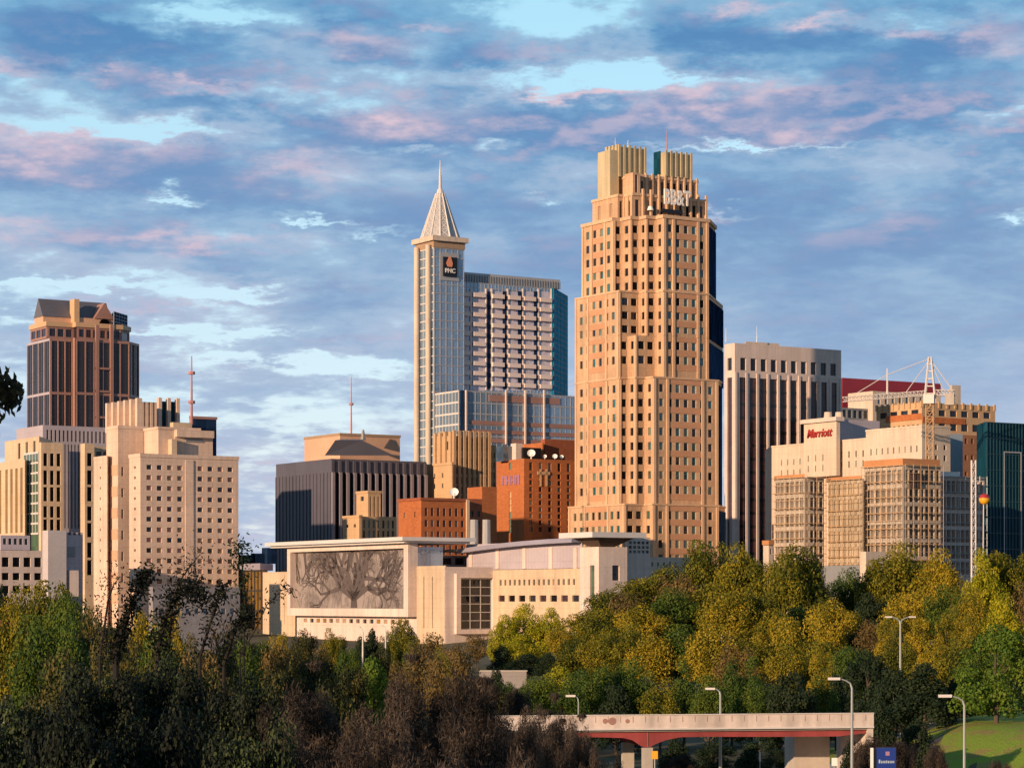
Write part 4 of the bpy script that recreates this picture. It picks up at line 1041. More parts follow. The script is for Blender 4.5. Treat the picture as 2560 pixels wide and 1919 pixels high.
def fn(mb): wall_box(mb, b, L[1], L[2], 1147, 1227, 1445, 1572, .1, .1)
b.part('portal_glazing', 'glass_dark', fn)
q0 = on(b, L[1], L[2], 1147, 1445, .1); q1 = on(b, L[1], L[2], 1227, 1572, .1)
b.mullions('portal_mullions', 'pale_steel', (q0.x,q0.y), (q1.x,q1.y), q1.z, q0.z, 3, 6, w=.16, outd=.15)
def fn(mb):
    wall_box(mb, b, L[1], L[2], 1136, 1147, 1433, 1584, .9, .9); wall_box(mb, b, L[1], L[2], 1227, 1233, 1433, 1584, .9, .9)
    wall_box(mb, b, L[1], L[2], 1147, 1227, 1433, 1444, .9, .9); wall_box(mb, b, L[1], L[2], 1147, 1227, 1573, 1584, .9, .9)
b.part('portal_frame', 'white_precast', fn)
sp = {0: [(1446,1461,1,1,16,.42,['glass_black','glass_dark','tan_dark'],.06),(1487,1503,1,1,8,.62,['glass_black','glass_plum','glass_dark'],.04,.01)]}
L,z0,z1 = b.tier('long_wing', [1233,1455], 'W', 1, 488, 1420, None, 'cream', sp, back=24)
Lg,_,_ = b.tier('clerestory', [1165,1455], 'W', 1, 496, 1350, 1419, 'lilac_panel', back=14)
for px in (1178, 1245, 1312, 1378, 1440):
    mb = MB(); wall_box(mb, b, Lg[0], Lg[1], px-4, px+4, 1368, 1421, .25, .3); mb.build('clerestory_post', 'white_precast', b.root)
def fn(mb):
    A, B = Lg; n_ = 14; prev = None
    for k in range(n_+1):
        f = k/n_; x = A[0]; y = A[1]+(B[1]-A[1])*f
        zt = wz(1352, 496)-b.zb - 1.5*((1-f)**2) + .6
        cur = [(x-2.5,y,zt-.9),(x-2.5,y,zt),(x+15,y,zt+.6),(x+15,y,zt-.3)]
        if prev:
            for j in range(4): mb.quad(prev[j], cur[j], cur[(j+1)%4], prev[(j+1)%4])
        else: mb.quad(*reversed(cur))
        prev = cur
    mb.quad(*prev)
b.part('curved_roof', 'roof_lilac', fn)
def fn(mb):
    i = on(b, Lg[0], Lg[1], 1170, 1360, 3)
    mb.box(i.x, i.x+12, i.y, i.y+9, i.z-1.6, i.z-1.1)
b.part('low_roof_blade', 'cream_light', fn)
L,z0,z1 = b.tier('east_tower', [1450,1497,1568], 'WS', 1, 480, 1366, None, 'white_precast', {0: [(1412,1510,1,1,1,.34,'glass_green',.3,.0)], 1: [(1412,1450,1,1,1,.42,'glass_dark',.3,.1)]}, back=10, cap=None)
x0,y0 = L[1]; x1 = L[2][0]; y1 = L[0][1]
def fn(mb):
    a = [(x0+1.5,y0+1.5),(x1-2,y0+1.5),(x1-2,y1-1.5),(x0+1.5,y1-1.5)]; c = [(x0-1,y0-1),(x1+1,y0-1),(x1+1,y1+1),(x0-1,y1+1)]
    zA, zB = z1+.01, z1+1.75; i = len(mb.v)
    mb.v += [(p[0],p[1],zA) for p in a]+[(p[0],p[1],zB) for p in c]
    for j in range(4): mb.f.append((i+j, i+(j+1)%4, i+4+(j+1)%4, i+4+j))
b.part('canopy_bracket', 'brown_interior', fn)
def fn(mb): mb.box(x0-3, x1+3.0, y0-2.2, y1+3, z1+1.76, z1+2.8)
b.part('roof_canopy', 'white_metal', fn)
L,z0,z1 = b.tier('lattice_stair', [1568,1626], 'S', 0, 490, 1342, None, 'white_precast', {0: [(1350,1384,3,.6,5,.7,['glass_dark','glass_pale','glass_green'])]}, back=8)
b.tier('east_terrace', [1620,1700,1735], 'SS', 0, 500, 1392, None, 'cream_light', {0: [(1400,1420,1,.5,5,.3,'glass_pale')]}, back=8)
b.finish()
# --- small buildings left of it
b = Building('glass_annex', 'low building with olive glass wall under a flat lilac roof, left of the mosaic hall', 'building', 655, 606)
L,z0,z1 = b.tier('glass_wall', [595,655], 'W', 1, 606, 1424, None, 'glass_amber', back=14, cap=(1.6,1.0), capmat='roof_lilac')
b.mullions('annex_mullions', 'dark_metal', L[0], L[1], z0, z1, 7, 3, w=.35, outd=.2)
b.part('roof_equipment', 'glass_and_shade_navy', lambda mb: [mb.box(b.at(px,1402,618)[0], b.at(px,1402,618)[0]+w, b.at(px,1402,618)[1], b.at(px,1402,618)[1]+3, z1+1.7, z1+1.7+h) for px, w, h in ((606,3,2.2),(640,4,2.6),(668,2.5,4))])
b.finish()
b = Building('low_white_building', 'long low whitish building with small dark windows, glimpsed behind the left treetops', 'building', 390, 400)
b.tier('block', [372,382,600], 'WS', 1, 400, 1466, None, 'shed_shade_grey', {1: [(1480,1500,1,.6,9,.4,'glass_blue'),(1515,1540,1,.6,9,.5,'glass_blue')]}, back=10)
b.finish()
b = Building('white_house', 'white clapboard house with dark red roof at the far left edge', 'house', 10, 250)
L,z0,z1 = b.tier('house_wall', [-40,-6,60], 'WS', 1, 250, 1590, None, 'house_white', {1: [(1598,1630,1,.8,3,.45,'glass_teal')]}, back=1)
b.part('roof', 'brick_red', lambda mb: gable_roof(mb, L[1][0]-.3, L[2][0]+.3, L[1][1]-.4, L[0][1]+.3, z1+.01, z1+1.6, 'x'))
b.finish()
# ------------------------------------------------------------------ trees
rng = np.random.default_rng(11)
def crown_mesh(name, mat, shape='round', nleaf=6000, nclump=34, lsize=.030, rc=(.10,.19), aspect=1.0, up=0.0, jag=.06, fill=.75):
    """many small leaf faces gathered in clumps through the crown's volume; unit size (width 1, top at z 1)"""
    cs = []
    while len(cs) < nclump:
        d = rng.normal(size=3); d /= np.linalg.norm(d); r = rng.uniform(.25, 1)**.5
        if shape == 'round':
            c = np.array([d[0]*.36*r, d[1]*.36*r, .56+d[2]*.30*r])
        elif shape == 'cone':
            z = rng.uniform(0, 1)**1.3; a = rng.uniform(0, 2*math.pi); rr = .38*(1-z)**.75*rng.uniform(.5, 1)
            c = np.array([math.cos(a)*rr, math.sin(a)*rr, .16+z*.72])
        elif shape == 'column':
            z = rng.uniform(0, 1); a = rng.uniform(0, 2*math.pi); rr = .34*math.sin(math.pi*(.15+.75*z))**.6*rng.uniform(.5, 1)
            c = np.array([math.cos(a)*rr, math.sin(a)*rr, .14+z*.70])
        elif shape == 'dome':
            z = rng.uniform(0, 1); a = rng.uniform(0, 2*math.pi); rr = .42*math.sqrt(max(0, 1-z**2.2))*rng.uniform(.55, 1)
            c = np.array([math.cos(a)*rr, math.sin(a)*rr, .12+z*.74])
        elif shape == 'spread':
            c = np.array([d[0]*.40*r, d[1]*.40*r, .66+d[2]*.24*r])
        cs.append(c+rng.normal(size=3)*jag*.5)
    cs = np.array(cs); rcl = rng.uniform(rc[0], rc[1], nclump)
    if shape in ('cone', 'column', 'dome'): rcl *= np.clip(1.15-.55*cs[:, 2], .5, 1.2)
    tint = rng.uniform(.15, .85, nclump)
    w = rcl**2; k = rng.choice(nclump, nleaf, p=w/w.sum())
    d = rng.normal(size=(nleaf, 3)); d /= np.linalg.norm(d, axis=1)[:, None]
    d[:, 2] = d[:, 2]*.85+.12
    rr = rng.uniform(fill**3, 1.0, nleaf)**(1/3)*rng.uniform(.85, 1.15, nleaf)
    pos = cs[k]+d*(rcl[k]*rr)[:, None]
    pos[:, 2] = np.clip(pos[:, 2], .04, 1.0)
    nrm = d*1.2+rng.normal(size=(nleaf, 3))*.62; nrm[:, 2] += .25; nrm /= np.linalg.norm(nrm, axis=1)[:, None]
    t = np.cross(nrm, rng.normal(size=(nleaf, 3))+np.array([0, 0, up])*0); t /= np.linalg.norm(t, axis=1)[:, None]
    if up:
        t = t*(1-up)+np.array([0, 0, 1.0])*up+rng.normal(size=(nleaf, 3))*.18; t /= np.linalg.norm(t, axis=1)[:, None]
    u = np.cross(nrm, t); u /= (np.linalg.norm(u, axis=1)[:, None]+1e-6)
    s = lsize*rng.uniform(.6, 1.35, nleaf)[:, None]
    a = t*s*aspect**.5*.62; c = u*s/aspect**.5*.42
    V = np.stack([pos-a, pos+c-a*.1, pos+a, pos-c-a*.1], axis=1).reshape(-1, 3)
    me = bpy.data.meshes.new(name); me.vertices.add(len(V)); me.vertices.foreach_set('co', V.astype(np.float32).ravel())
    me.loops.add(nleaf*4); me.loops.foreach_set('vertex_index', np.arange(nleaf*4, dtype=np.int32))
    me.polygons.add(nleaf); me.polygons.foreach_set('loop_start', np.arange(0, nleaf*4, 4, dtype=np.int32)); me.polygons.foreach_set('loop_total', np.full(nleaf, 4, dtype=np.int32))
    me.update(calc_edges=True)
    at = me.attributes.new('tint', 'FLOAT', 'FACE'); at.data.foreach_set('value', np.clip(tint[k]+rng.normal(size=nleaf)*.24, 0, 1).astype(np.float32))
    me.materials.append(MATS[mat]); return me, cs
def trunk_mesh(name, mat, cs, r=.028, limbs=9, top=.75):
    mb = MB(); pts = [Vector((0,0,-.08)), Vector((.01,.005,.2)), Vector((-.01,.01,.45)), Vector((.005,-.01,top))]
    for i in range(3): mb.tube(pts[i], pts[i+1], r*(1-.27*i), r*(1-.27*(i+1)), 7)
    for c in cs[:limbs]:
        z = min(max(.15, c[2]-.25), top-.05); st = Vector((0,.004,z)); e = Vector(c); m_ = st.lerp(e, .5)+Vector((0,0,-.03))
        mb.tube(st, m_, r*.42, r*.28, 5); mb.tube(m_, e, r*.28, r*.08, 5)
    me = bpy.data.meshes.new(name); me.from_pydata(mb.v, [], mb.f); me.materials.append(MATS[mat]); return me
KIND = {}
def kind(key, mat, shape, n_var, **kw):
    tr = kw.pop('trunk', 'bark'); tk = kw.pop('tk', {})
    KIND[key] = []
    for i in range(n_var):
        cm, cs = crown_mesh('crown', mat, shape, **kw)
        KIND[key].append((cm, trunk_mesh('trunk', tr, cs, **tk)))
kind('olive', 'leaf_olive', 'round', 4, nleaf=13000, nclump=46, lsize=.024)
kind('oliveT', 'leaf_olive', 'column', 2, nleaf=12000, nclump=46, lsize=.024)
kind('gold', 'leaf_gold', 'round', 3, nleaf=11000, nclump=42, lsize=.0235)
kind('goldT', 'leaf_gold', 'column', 2, nleaf=11000, nclump=42, lsize=.0235)
kind('yellow', 'leaf_yellow', 'dome', 2, nleaf=12000, nclump=46, lsize=.0225)
kind('green', 'leaf_green', 'round', 3, nleaf=13000, nclump=42, lsize=.023)
kind('greenT', 'leaf_green', 'cone', 2, nleaf=13000, nclump=48, lsize=.023)
kind('bright', 'leaf_bright', 'dome', 2, nleaf=12000, nclump=60, lsize=.024, jag=.03, rc=(.08,.15))
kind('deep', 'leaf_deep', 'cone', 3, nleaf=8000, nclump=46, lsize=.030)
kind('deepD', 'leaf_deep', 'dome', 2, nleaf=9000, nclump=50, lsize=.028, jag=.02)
kind('rust', 'leaf_rust', 'round', 2, nleaf=3800, nclump=34, lsize=.030)
kind('mixed', 'leaf_mixed', 'round', 3, nleaf=14000, nclump=60, lsize=.022, rc=(.07,.15), jag=.1)
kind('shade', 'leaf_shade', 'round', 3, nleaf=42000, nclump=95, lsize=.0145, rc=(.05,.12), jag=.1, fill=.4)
kind('twig', 'leaf_twig', 'round', 3, nleaf=90000, nclump=150, lsize=.0095, rc=(.04,.10), jag=.12, aspect=4.0, up=.30, fill=.2, tk={'limbs': 60, 'r': .02})
kind('twigF', 'leaf_twig', 'round', 2, nleaf=30000, nclump=80, lsize=.015, rc=(.07,.14), jag=.1, aspect=3.5, up=.3, fill=.2)
NM = {'olive':'tree','oliveT':'tree','gold':'tree','goldT':'tree','yellow':'tree','green':'tree','greenT':'conifer_tree','bright':'round_tree','deep':'evergreen_tree','deepD':'evergreen_tree','rust':'tree','mixed':'tree','shade':'broadleaf_tree','twig':'bare_tree','twigF':'bare_tree'}
CN = {'olive':'olive green','oliveT':'narrow olive green','gold':'golden brown','goldT':'narrow golden','yellow':'yellow green','green':'mid green','greenT':'pointed mid green','bright':'bright green','deep':'dark green pointed','deepD':'dark green domed','rust':'rusty brown','mixed':'green and brown','shade':'shadowy dark green','twig':'brown twiggy','twigF':'brown twiggy'}
cnt = {}
def tree(key, px, top, D, wpx, label, group, zb=None, cat='tree'):
    x = (px-CX)*D/F; g = ground(x, D) if zb is None else zb; zt = wz(top, D); w = wpx*D/F; h = max(zt-g, 2.0)
    i = cnt.get(key, 0); cnt[key] = i+1; vs = KIND[key]; cm, tm = vs[i % len(vs)]
    r = empty(NM[key], (x, D, g), random.uniform(0, 6.28)); tag(r, label, cat, group)
    c = bpy.data.objects.new('crown', cm); t_ = bpy.data.objects.new('trunk', tm)
    for o in (c, t_): COL.objects.link(o); o.parent = r; o.scale = (w, w, h)
    return r
ORD = ['first','second','third','fourth','fifth','sixth','seventh','eighth','ninth','tenth','eleventh','twelfth','thirteenth','fourteenth','fifteenth','sixteenth','seventeenth','eighteenth','nineteenth','twentieth','twenty first','twenty second','twenty third','twenty fourth','twenty fifth','twenty sixth','twenty seventh','twenty eighth','twenty ninth','thirtieth']
def row_of(trees, where, group):
    if 'left back rows' in where: trees = [(a, b_, c, d, w*1.4) for a, b_, c, d, w in trees]
    if 'hill' in where: trees = [(a, b_, c, d, w*1.25) for a, b_, c, d, w in trees]
    trees = sorted(trees, key=lambda t: t[1])
    for i, t in enumerate(trees):
        tree(*t, '%s tree, %s from left %s' % (CN[t[0]], ORD[i], where), group)
# crest of the wooded hill
row_of([('oliveT',1462,1515,395,110),('olive',1535,1452,410,150),('olive',1608,1432,418,140),('rust',1690,1425,415,120),('olive',1672,1402,430,130),('olive',1765,1350,430,125),('olive',1850,1350,425,130),('olive',1915,1392,420,120),
        ('olive',1990,1352,415,150),('deep',2040,1390,425,80),('green',2112,1418,440,110),('olive',2265,1346,430,170),('olive',2200,1400,428,110),('gold',2345,1372,425,120),('yellow',2462,1358,420,95),('olive',2500,1366,425,110),('olive',2570,1374,425,110)],
       'along the crest of the wooded hill', 'trees on the crest of the wooded hill')
# upper slope
row_of([('rust',1570,1480,380,120),('olive',1500,1520,375,120),('gold',1610,1500,370,130),('green',1680,1470,375,130),('olive',1750,1450,378,140),('gold',1820,1470,372,140),('olive',1900,1470,376,120),('gold',1940,1520,368,120),
        ('green',2020,1500,385,110),('gold',2085,1486,366,120),('deep',2170,1470,395,120),('rust',2180,1540,360,90),('goldT',2225,1522,350,80),('gold',2290,1470,385,150),('green',2375,1460,380,120),('goldT',2300,1530,345,90),
        ('goldT',2365,1510,345,75),('gold',2425,1470,372,120),('yellow',2500,1478,350,120),('rust',2560,1455,370,90),('goldT',2430,1520,340,80)],
       'on the upper slope of the wooded hill', 'trees on the upper slope of the wooded hill')
# lower slope
row_of([('yellow',1395,1660,300,120),('olive',1440,1590,330,120),('gold',1500,1570,325,120),('olive',1560,1560,322,120),('gold',1625,1580,318,120),('green',1700,1560,320,130),('gold',1780,1560,310,150),('rust',1840,1600,300,110),
        ('olive',1880,1570,312,110),('gold',1985,1530,315,130),('gold',1960,1600,300,100),('olive',2060,1590,305,120),('goldT',2055,1610,290,80),('green',2130,1600,300,120),('olive',2250,1590,300,110),('gold',2340,1600,295,110),('olive',2400,1590,290,120),('green',2470,1600,285,100)],
       'on the lower slope of the wooded hill', 'trees on the lower slope of the wooded hill')
# foot, behind the bridge
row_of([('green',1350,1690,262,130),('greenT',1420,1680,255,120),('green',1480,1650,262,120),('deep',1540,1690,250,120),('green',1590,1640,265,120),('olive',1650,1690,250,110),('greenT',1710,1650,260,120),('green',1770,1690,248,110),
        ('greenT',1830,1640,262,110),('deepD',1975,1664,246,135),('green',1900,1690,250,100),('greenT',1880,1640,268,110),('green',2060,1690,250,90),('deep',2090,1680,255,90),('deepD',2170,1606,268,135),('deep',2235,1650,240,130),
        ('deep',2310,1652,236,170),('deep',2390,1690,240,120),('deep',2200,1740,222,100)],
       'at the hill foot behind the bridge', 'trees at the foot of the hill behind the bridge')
tree('bright', 2490, 1540, 232, 255, 'large round bright green tree with visible trunk, standing on the grass bank', None)
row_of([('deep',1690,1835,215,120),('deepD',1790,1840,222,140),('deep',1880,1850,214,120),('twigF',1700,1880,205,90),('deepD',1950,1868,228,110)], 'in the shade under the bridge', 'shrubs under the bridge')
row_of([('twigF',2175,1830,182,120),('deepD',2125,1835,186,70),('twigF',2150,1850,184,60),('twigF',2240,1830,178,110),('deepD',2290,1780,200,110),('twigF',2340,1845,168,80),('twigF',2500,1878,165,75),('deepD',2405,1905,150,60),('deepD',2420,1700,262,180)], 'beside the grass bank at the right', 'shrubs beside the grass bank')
# yellow-green clump before the hall and middle band
row_of([('yellow',1262,1530,395,90),('yellow',1315,1502,400,120),('yellow',1375,1512,398,100),('yellow',1300,1580,385,130),('deep',1255,1605,375,90),('deepD',1320,1630,370,120),('gold',1400,1560,380,90),('rust',1190,1585,400,80),('deep',1370,1625,360,90)],
       'in the clump before the long wing', 'yellow green clump before the hall')
row_of([('mixed',640,1590,330,90),('gold',700,1575,340,70),('mixed',760,1560,350,80),('olive',850,1580,350,60),('deep',930,1560,360,80),('gold',825,1570,345,60),('olive',1010,1545,360,90),('olive',975,1570,350,60),('rust',1080,1580,350,90),('rust',1130,1600,330,90),('deep',900,1585,340,60),('mixed',590,1560,300,80),('green',660,1600,310,80),('mixed',735,1596,310,80),('rust',800,1600,312,80),('green',870,1606,306,80),('mixed',950,1600,310,80),('green',1040,1600,318,80),('olive',1110,1612,312,70)],
       'below the mosaic wall', 'trees below the mosaic wall')
row_of([('rust',690,1600,255,130),('green',610,1600,250,120),('mixed',800,1610,260,130),('bright',935,1620,240,140),('rust',1000,1640,250,110),('mixed',870,1640,230,130),('rust',1090,1625,260,110),('mixed',740,1620,230,130),('rust',1160,1610,270,110),('twigF',1220,1680,230,110),('deep',1240,1655,290,70),('green',1262,1694,284,80),('green',1318,1692,286,80),('olive',1205,1690,282,80),('rust',1040,1600,300,100)],
       'in the middle band left of centre', 'trees in the middle band')
# left, rising toward the courthouse
row_of([('deep',0,1452,300,90),('gold',60,1446,300,110),('olive',120,1452,290,120),('green',170,1458,285,110),('greenT',175,1480,270,90),('olive',30,1500,250,120),('mixed',235,1490,260,110),('mixed',290,1530,230,100),('gold',360,1508,215,80),('gold',430,1505,215,70),('mixed',330,1560,190,130),
        ('green',90,1540,200,140),('green',190,1530,200,140),('mixed',470,1560,200,120),('mixed',540,1590,190,120),('rust',560,1560,220,80),('green',400,1560,185,120),('rust',500,1600,170,120),('mixed',250,1580,165,150)],
       'in the left back rows', 'trees in the left back rows')
# near dark trees
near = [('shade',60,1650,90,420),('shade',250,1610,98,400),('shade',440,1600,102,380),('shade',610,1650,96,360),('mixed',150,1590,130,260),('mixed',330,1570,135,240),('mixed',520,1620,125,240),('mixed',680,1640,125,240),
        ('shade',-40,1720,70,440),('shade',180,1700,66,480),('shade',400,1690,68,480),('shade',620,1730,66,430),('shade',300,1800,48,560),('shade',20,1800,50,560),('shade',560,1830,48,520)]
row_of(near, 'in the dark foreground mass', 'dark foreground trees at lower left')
tw = [('twig',1375,1738,86,230),('twig',1448,1768,84,200),('twig',1500,1812,82,150),('twig',1455,1790,88,190),('twig',1395,1764,92,180),('twig',1400,1792,92,170),('twigF',1455,1812,96,120),('twig',1360,1770,82,190),('twigF',1520,1868,90,110),('twig',1300,1755,74,220),('mixed',1230,1694,230,90),('twigF',1290,1696,235,100),('twig',800,1660,90,380),('twig',1000,1640,96,360),('twig',1170,1630,98,330),('twig',760,1740,68,460),('twig',960,1720,66,460),('twig',1170,1700,70,420),('twig',1340,1780,76,300),('twig',1330,1720,92,220),('twig',880,1830,50,560),('twig',1150,1820,50,560),('twig',1430,1836,84,190),('twig',1480,1870,80,200),('twig',1370,1775,96,170),('twig',1420,1800,100,150),('mixed',820,1650,120,200)]
row_of(tw, 'in the brown foreground thicket', 'brown foreground trees below centre')
# leaning leafy shoots rising out of the near trees and the spray at the left edge
def shoot(name, label, pts, D, r0, nleaf, lsz, spread, mat='leaf_black', root_z=None, cat='tree'):
    W_ = [P(px, ro, D+dd) for px, ro, dd in pts]
    g = ground(W_[0].x, D) if root_z is None else root_z
    base = Vector((W_[0].x, W_[0].y, g-.3)); r = empty(name, base); tag(r, label, cat)
    L_ = [Vector((0,0,0))]+[w-base for w in W_]
    mb = MB(); mb.path(L_, r0, r0*.2, 7)
    V = []; T = []
    for k in range(nleaf):
        i = random.randrange(1, len(L_)-1); f = random.random(); c = L_[i].lerp(L_[i+1], f)
        q = c+Vector((random.gauss(0, spread), random.gauss(0, spread), random.gauss(0, spread)))
        if k % 14 == 0: mb.tube(c, q, r0*.18, r0*.06, 4)
        a = Vector((random.gauss(0,1), random.gauss(0,1), random.gauss(0,1))).normalized()*lsz*random.uniform(.6,1.3); c2 = a.orthogonal().normalized()*lsz*.45
        V += [q-a, q+c2, q+a, q-c2]; T.append(random.random())
    mb.build('stem', 'bark_black', r)
    me = bpy.data.meshes.new('leaves'); me.from_pydata([tuple(v) for v in V], [], [(4*i,4*i+1,4*i+2,4*i+3) for i in range(nleaf)]); me.materials.append(MATS[mat])
    at = me.attributes.new('tint', 'FLOAT', 'FACE'); at.data.foreach_set('value', T)
    o = bpy.data.objects.new('leaves', me); COL.objects.link(o); o.parent = r
S1 = [(290,1640,0),(300,1590,0),(318,1540,0),(335,1500,0),(352,1450,0),(368,1428,0)]
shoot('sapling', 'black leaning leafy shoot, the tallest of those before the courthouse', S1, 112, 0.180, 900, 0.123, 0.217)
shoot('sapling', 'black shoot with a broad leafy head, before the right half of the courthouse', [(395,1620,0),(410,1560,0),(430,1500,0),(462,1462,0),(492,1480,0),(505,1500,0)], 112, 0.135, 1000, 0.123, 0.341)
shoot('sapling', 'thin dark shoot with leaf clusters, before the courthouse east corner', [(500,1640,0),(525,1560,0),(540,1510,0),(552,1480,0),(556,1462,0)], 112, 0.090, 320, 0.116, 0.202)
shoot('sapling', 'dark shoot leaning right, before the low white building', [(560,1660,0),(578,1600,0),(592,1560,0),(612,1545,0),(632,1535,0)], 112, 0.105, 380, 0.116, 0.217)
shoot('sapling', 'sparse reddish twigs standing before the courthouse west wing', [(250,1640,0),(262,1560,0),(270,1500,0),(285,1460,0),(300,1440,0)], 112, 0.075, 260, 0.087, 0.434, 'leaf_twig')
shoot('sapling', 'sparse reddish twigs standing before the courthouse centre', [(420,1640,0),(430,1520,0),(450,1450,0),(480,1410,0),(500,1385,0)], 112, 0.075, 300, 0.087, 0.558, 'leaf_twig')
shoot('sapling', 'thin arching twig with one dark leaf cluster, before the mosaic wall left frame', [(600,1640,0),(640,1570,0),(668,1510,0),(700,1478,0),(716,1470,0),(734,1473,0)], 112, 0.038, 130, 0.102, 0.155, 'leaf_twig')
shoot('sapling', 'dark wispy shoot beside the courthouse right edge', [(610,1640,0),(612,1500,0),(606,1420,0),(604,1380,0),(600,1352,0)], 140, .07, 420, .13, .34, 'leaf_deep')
# tree just outside the left edge whose spray of leaves reaches in
r = empty('overhanging_tree', (-9.8, 34, ground(-9.8, 34)-.2)); tag(r, 'black leafy spray reaching in at the left edge, beside the gabled tower', 'tree')
mb = MB(); zg = ground(-9.8, 34)-.2
tip = P(55, 985, 34)-Vector((-9.8, 34, zg)); st = Vector((0, 0, 16))
mb.path([Vector((0,0,0)), Vector((.1,0,8)), st, Vector((.2,0,21))], .22, .08, 8)
mb.path([st, st+Vector((1.2,0,3.4)), Vector((tip.x-1.2, 0, tip.z+1.3)), Vector((tip.x-.35, 0, tip.z+.15)), tip], .08, .012, 6)
mb.build('trunk', 'bark', r)
V = []; T = []
for k in range(330):
    f = random.random()**1.4
    px, ro = 55*f-20*(1-f), 985+random.gauss(0, 30)*(1.0-.55*f)-10*(1-f)
    q = P(px, ro, 34+random.gauss(0,.12))-Vector((-9.8, 34, zg))
    a = Vector((random.gauss(0,.5), random.gauss(0,.5), -1)).normalized()*.075*random.uniform(.6,1.3); c2 = a.orthogonal().normalized()*.03
    V += [q-a, q+c2, q+a, q-c2]; T.append(random.random())
for k in range(5000):
    d = Vector((random.gauss(0,1), random.gauss(0,1), random.gauss(0,1))).normalized()*random.uniform(1.2,2.2); q = Vector((-.9,0,21))+d*Vector((.6,1,1.2))[0]
    if q.x+(-9.8) > -7.3: continue
    a = Vector((random.gauss(0,1), random.gauss(0,1), random.gauss(0,1))).normalized()*.08; c2 = a.orthogonal().normalized()*.035
    V += [q-a, q+c2, q+a, q-c2]; T.append(random.random())
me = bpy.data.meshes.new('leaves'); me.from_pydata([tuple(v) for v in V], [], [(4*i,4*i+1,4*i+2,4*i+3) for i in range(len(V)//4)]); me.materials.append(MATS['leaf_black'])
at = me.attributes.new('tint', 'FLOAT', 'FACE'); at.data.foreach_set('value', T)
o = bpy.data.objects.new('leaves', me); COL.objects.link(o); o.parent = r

# ------------------------------------------------------------------ bridge
BD = 190.0
A = P(1330, 1800, 190); B = P(2182, 1800, 194.5)
ang = math.atan2(B.y-A.y, B.x-A.x); br = empty('road_bridge', (A.x, A.y, 0), ang); tag(br, 'white walled road bridge on a red steel girder with one pale pier', 'bridge')
Lb = math.hypot(B.x-A.x, B.y-A.y)
def zrow(px, row):
    f = (px-1330)/(2182-1330); return wz(row, 190+4.5*f)
def bloc(px): 
    k = (px-CX)/F; dx, dy = math.cos(ang), math.sin(ang); return (k*A.y-A.x)/(dx-k*dy)
zt, zm = 11.62, 10.25
deck = MB()
def prof(mb, pts_px, top, bots, y0, y1):
    for (p0, b0), (p1, b1) in zip(bots[:-1], bots[1:]):
        u0, u1 = bloc(p0), bloc(p1)
        i = len(mb.v)
        mb.v += [(u0,y0,b0),(u1,y0,b1),(u1,y0,top),(u0,y0,top),(u0,y1,b0),(u1,y1,b1),(u1,y1,top),(u0,y1,top)]
        mb.f += [tuple(i+k for k in q) for q in ((0,1,2,3),(5,4,7,6),(4,5,1,0),(3,2,6,7))]
    u0, u1 = bloc(bots[0][0]), bloc(bots[-1][0]); n_ = len(mb.v)
ztp = zrow(1700, 1785); zbt = zrow(1700, 1821)
mb = MB(); mb.box(-5, Lb, -.25, .05, zbt, ztp); mb.build('parapet', 'bridge_white', br)
mb = MB(); mb.box(-5, Lb, 8.2, 8.5, zbt-.2, ztp-.5); mb.build('parapet', 'bridge_white', br)
mb = MB(); mb.box(-5, Lb-.02, .05, 8.2, zbt-.18, zbt+.25); mb.build('deck', 'concrete', br)
mb = MB(); mb.box(-5, Lb, -.34, -.252, ztp-.02, ztp+.05); mb.box(-5, Lb, -.34, -.252, zbt-.03, zbt+.10)
mb.build('coping', 'white_metal', br)
u = 1.0
while u < Lb:
    mb = MB(); mb.box(u-.02, u+.02, -.265, -.24, zbt+.55, ztp-.1); u += .98; mb.build('panel_joint', 'granite', br)
for px, r_ in ((1511,.20),(1529,.30),(1567,.17),(1409,.2)):
    u = bloc(px); mb = MB()
    mb.tube((u, -.27, zrow(px, 1801)), (u, -.22, zrow(px, 1801)), r_, r_, 14); mb.build('round_plaque', 'granite', br)
gb = [(1440,1841),(1560,1844),(1585,1850),(1605,1864),(1614,1867),(1628,1867),(1640,1860),(1668,1849),(1705,1842),(1760,1841),(1850,1841),(1960,1841),(2100,1840),(2168,1832)]
for y in (.35, 3.6, 7.2):
    mb = MB(); prof(mb, None, zbt-.19, [(p_, zrow(p_, r_)) for p_, r_ in gb], y, y+.3); mb.build('girder', 'bridge_red', br)
up = bloc(1622)
mb = MB(); mb.box(up-.5, up+.35, .1, .34, zrow(1622,1867)-14, zrow(1622,1868)); mb.box(up-.55, up+.4, 7.1, 7.6, zrow(1622,1867)-14, zrow(1622,1868));
mb.build('pier', 'concrete', br)
mb = MB(); u0, u1 = bloc(2072), bloc(2145)
mb.box(u0, u1, 7.6, 8.1, 4, zrow(2080,1838)); mb.prism([(u0-.6,10.5),(u0-.6,7.6),(u0,7.6),(u0,10.5)], 4, zrow(2080,1845))
mb.build('abutment', 'concrete', br)
mb = MB(); mb.box(Lb-.42, Lb, -.1, 8.3, 4, zbt-.02); mb.build('wing_wall', 'bridge_white', br)
mb = MB(); mb.box(up-.02, up+.02, .30, .34, zrow(1622,1866), zbt-.2); mb.build('girder_stiffener', 'granite', br)
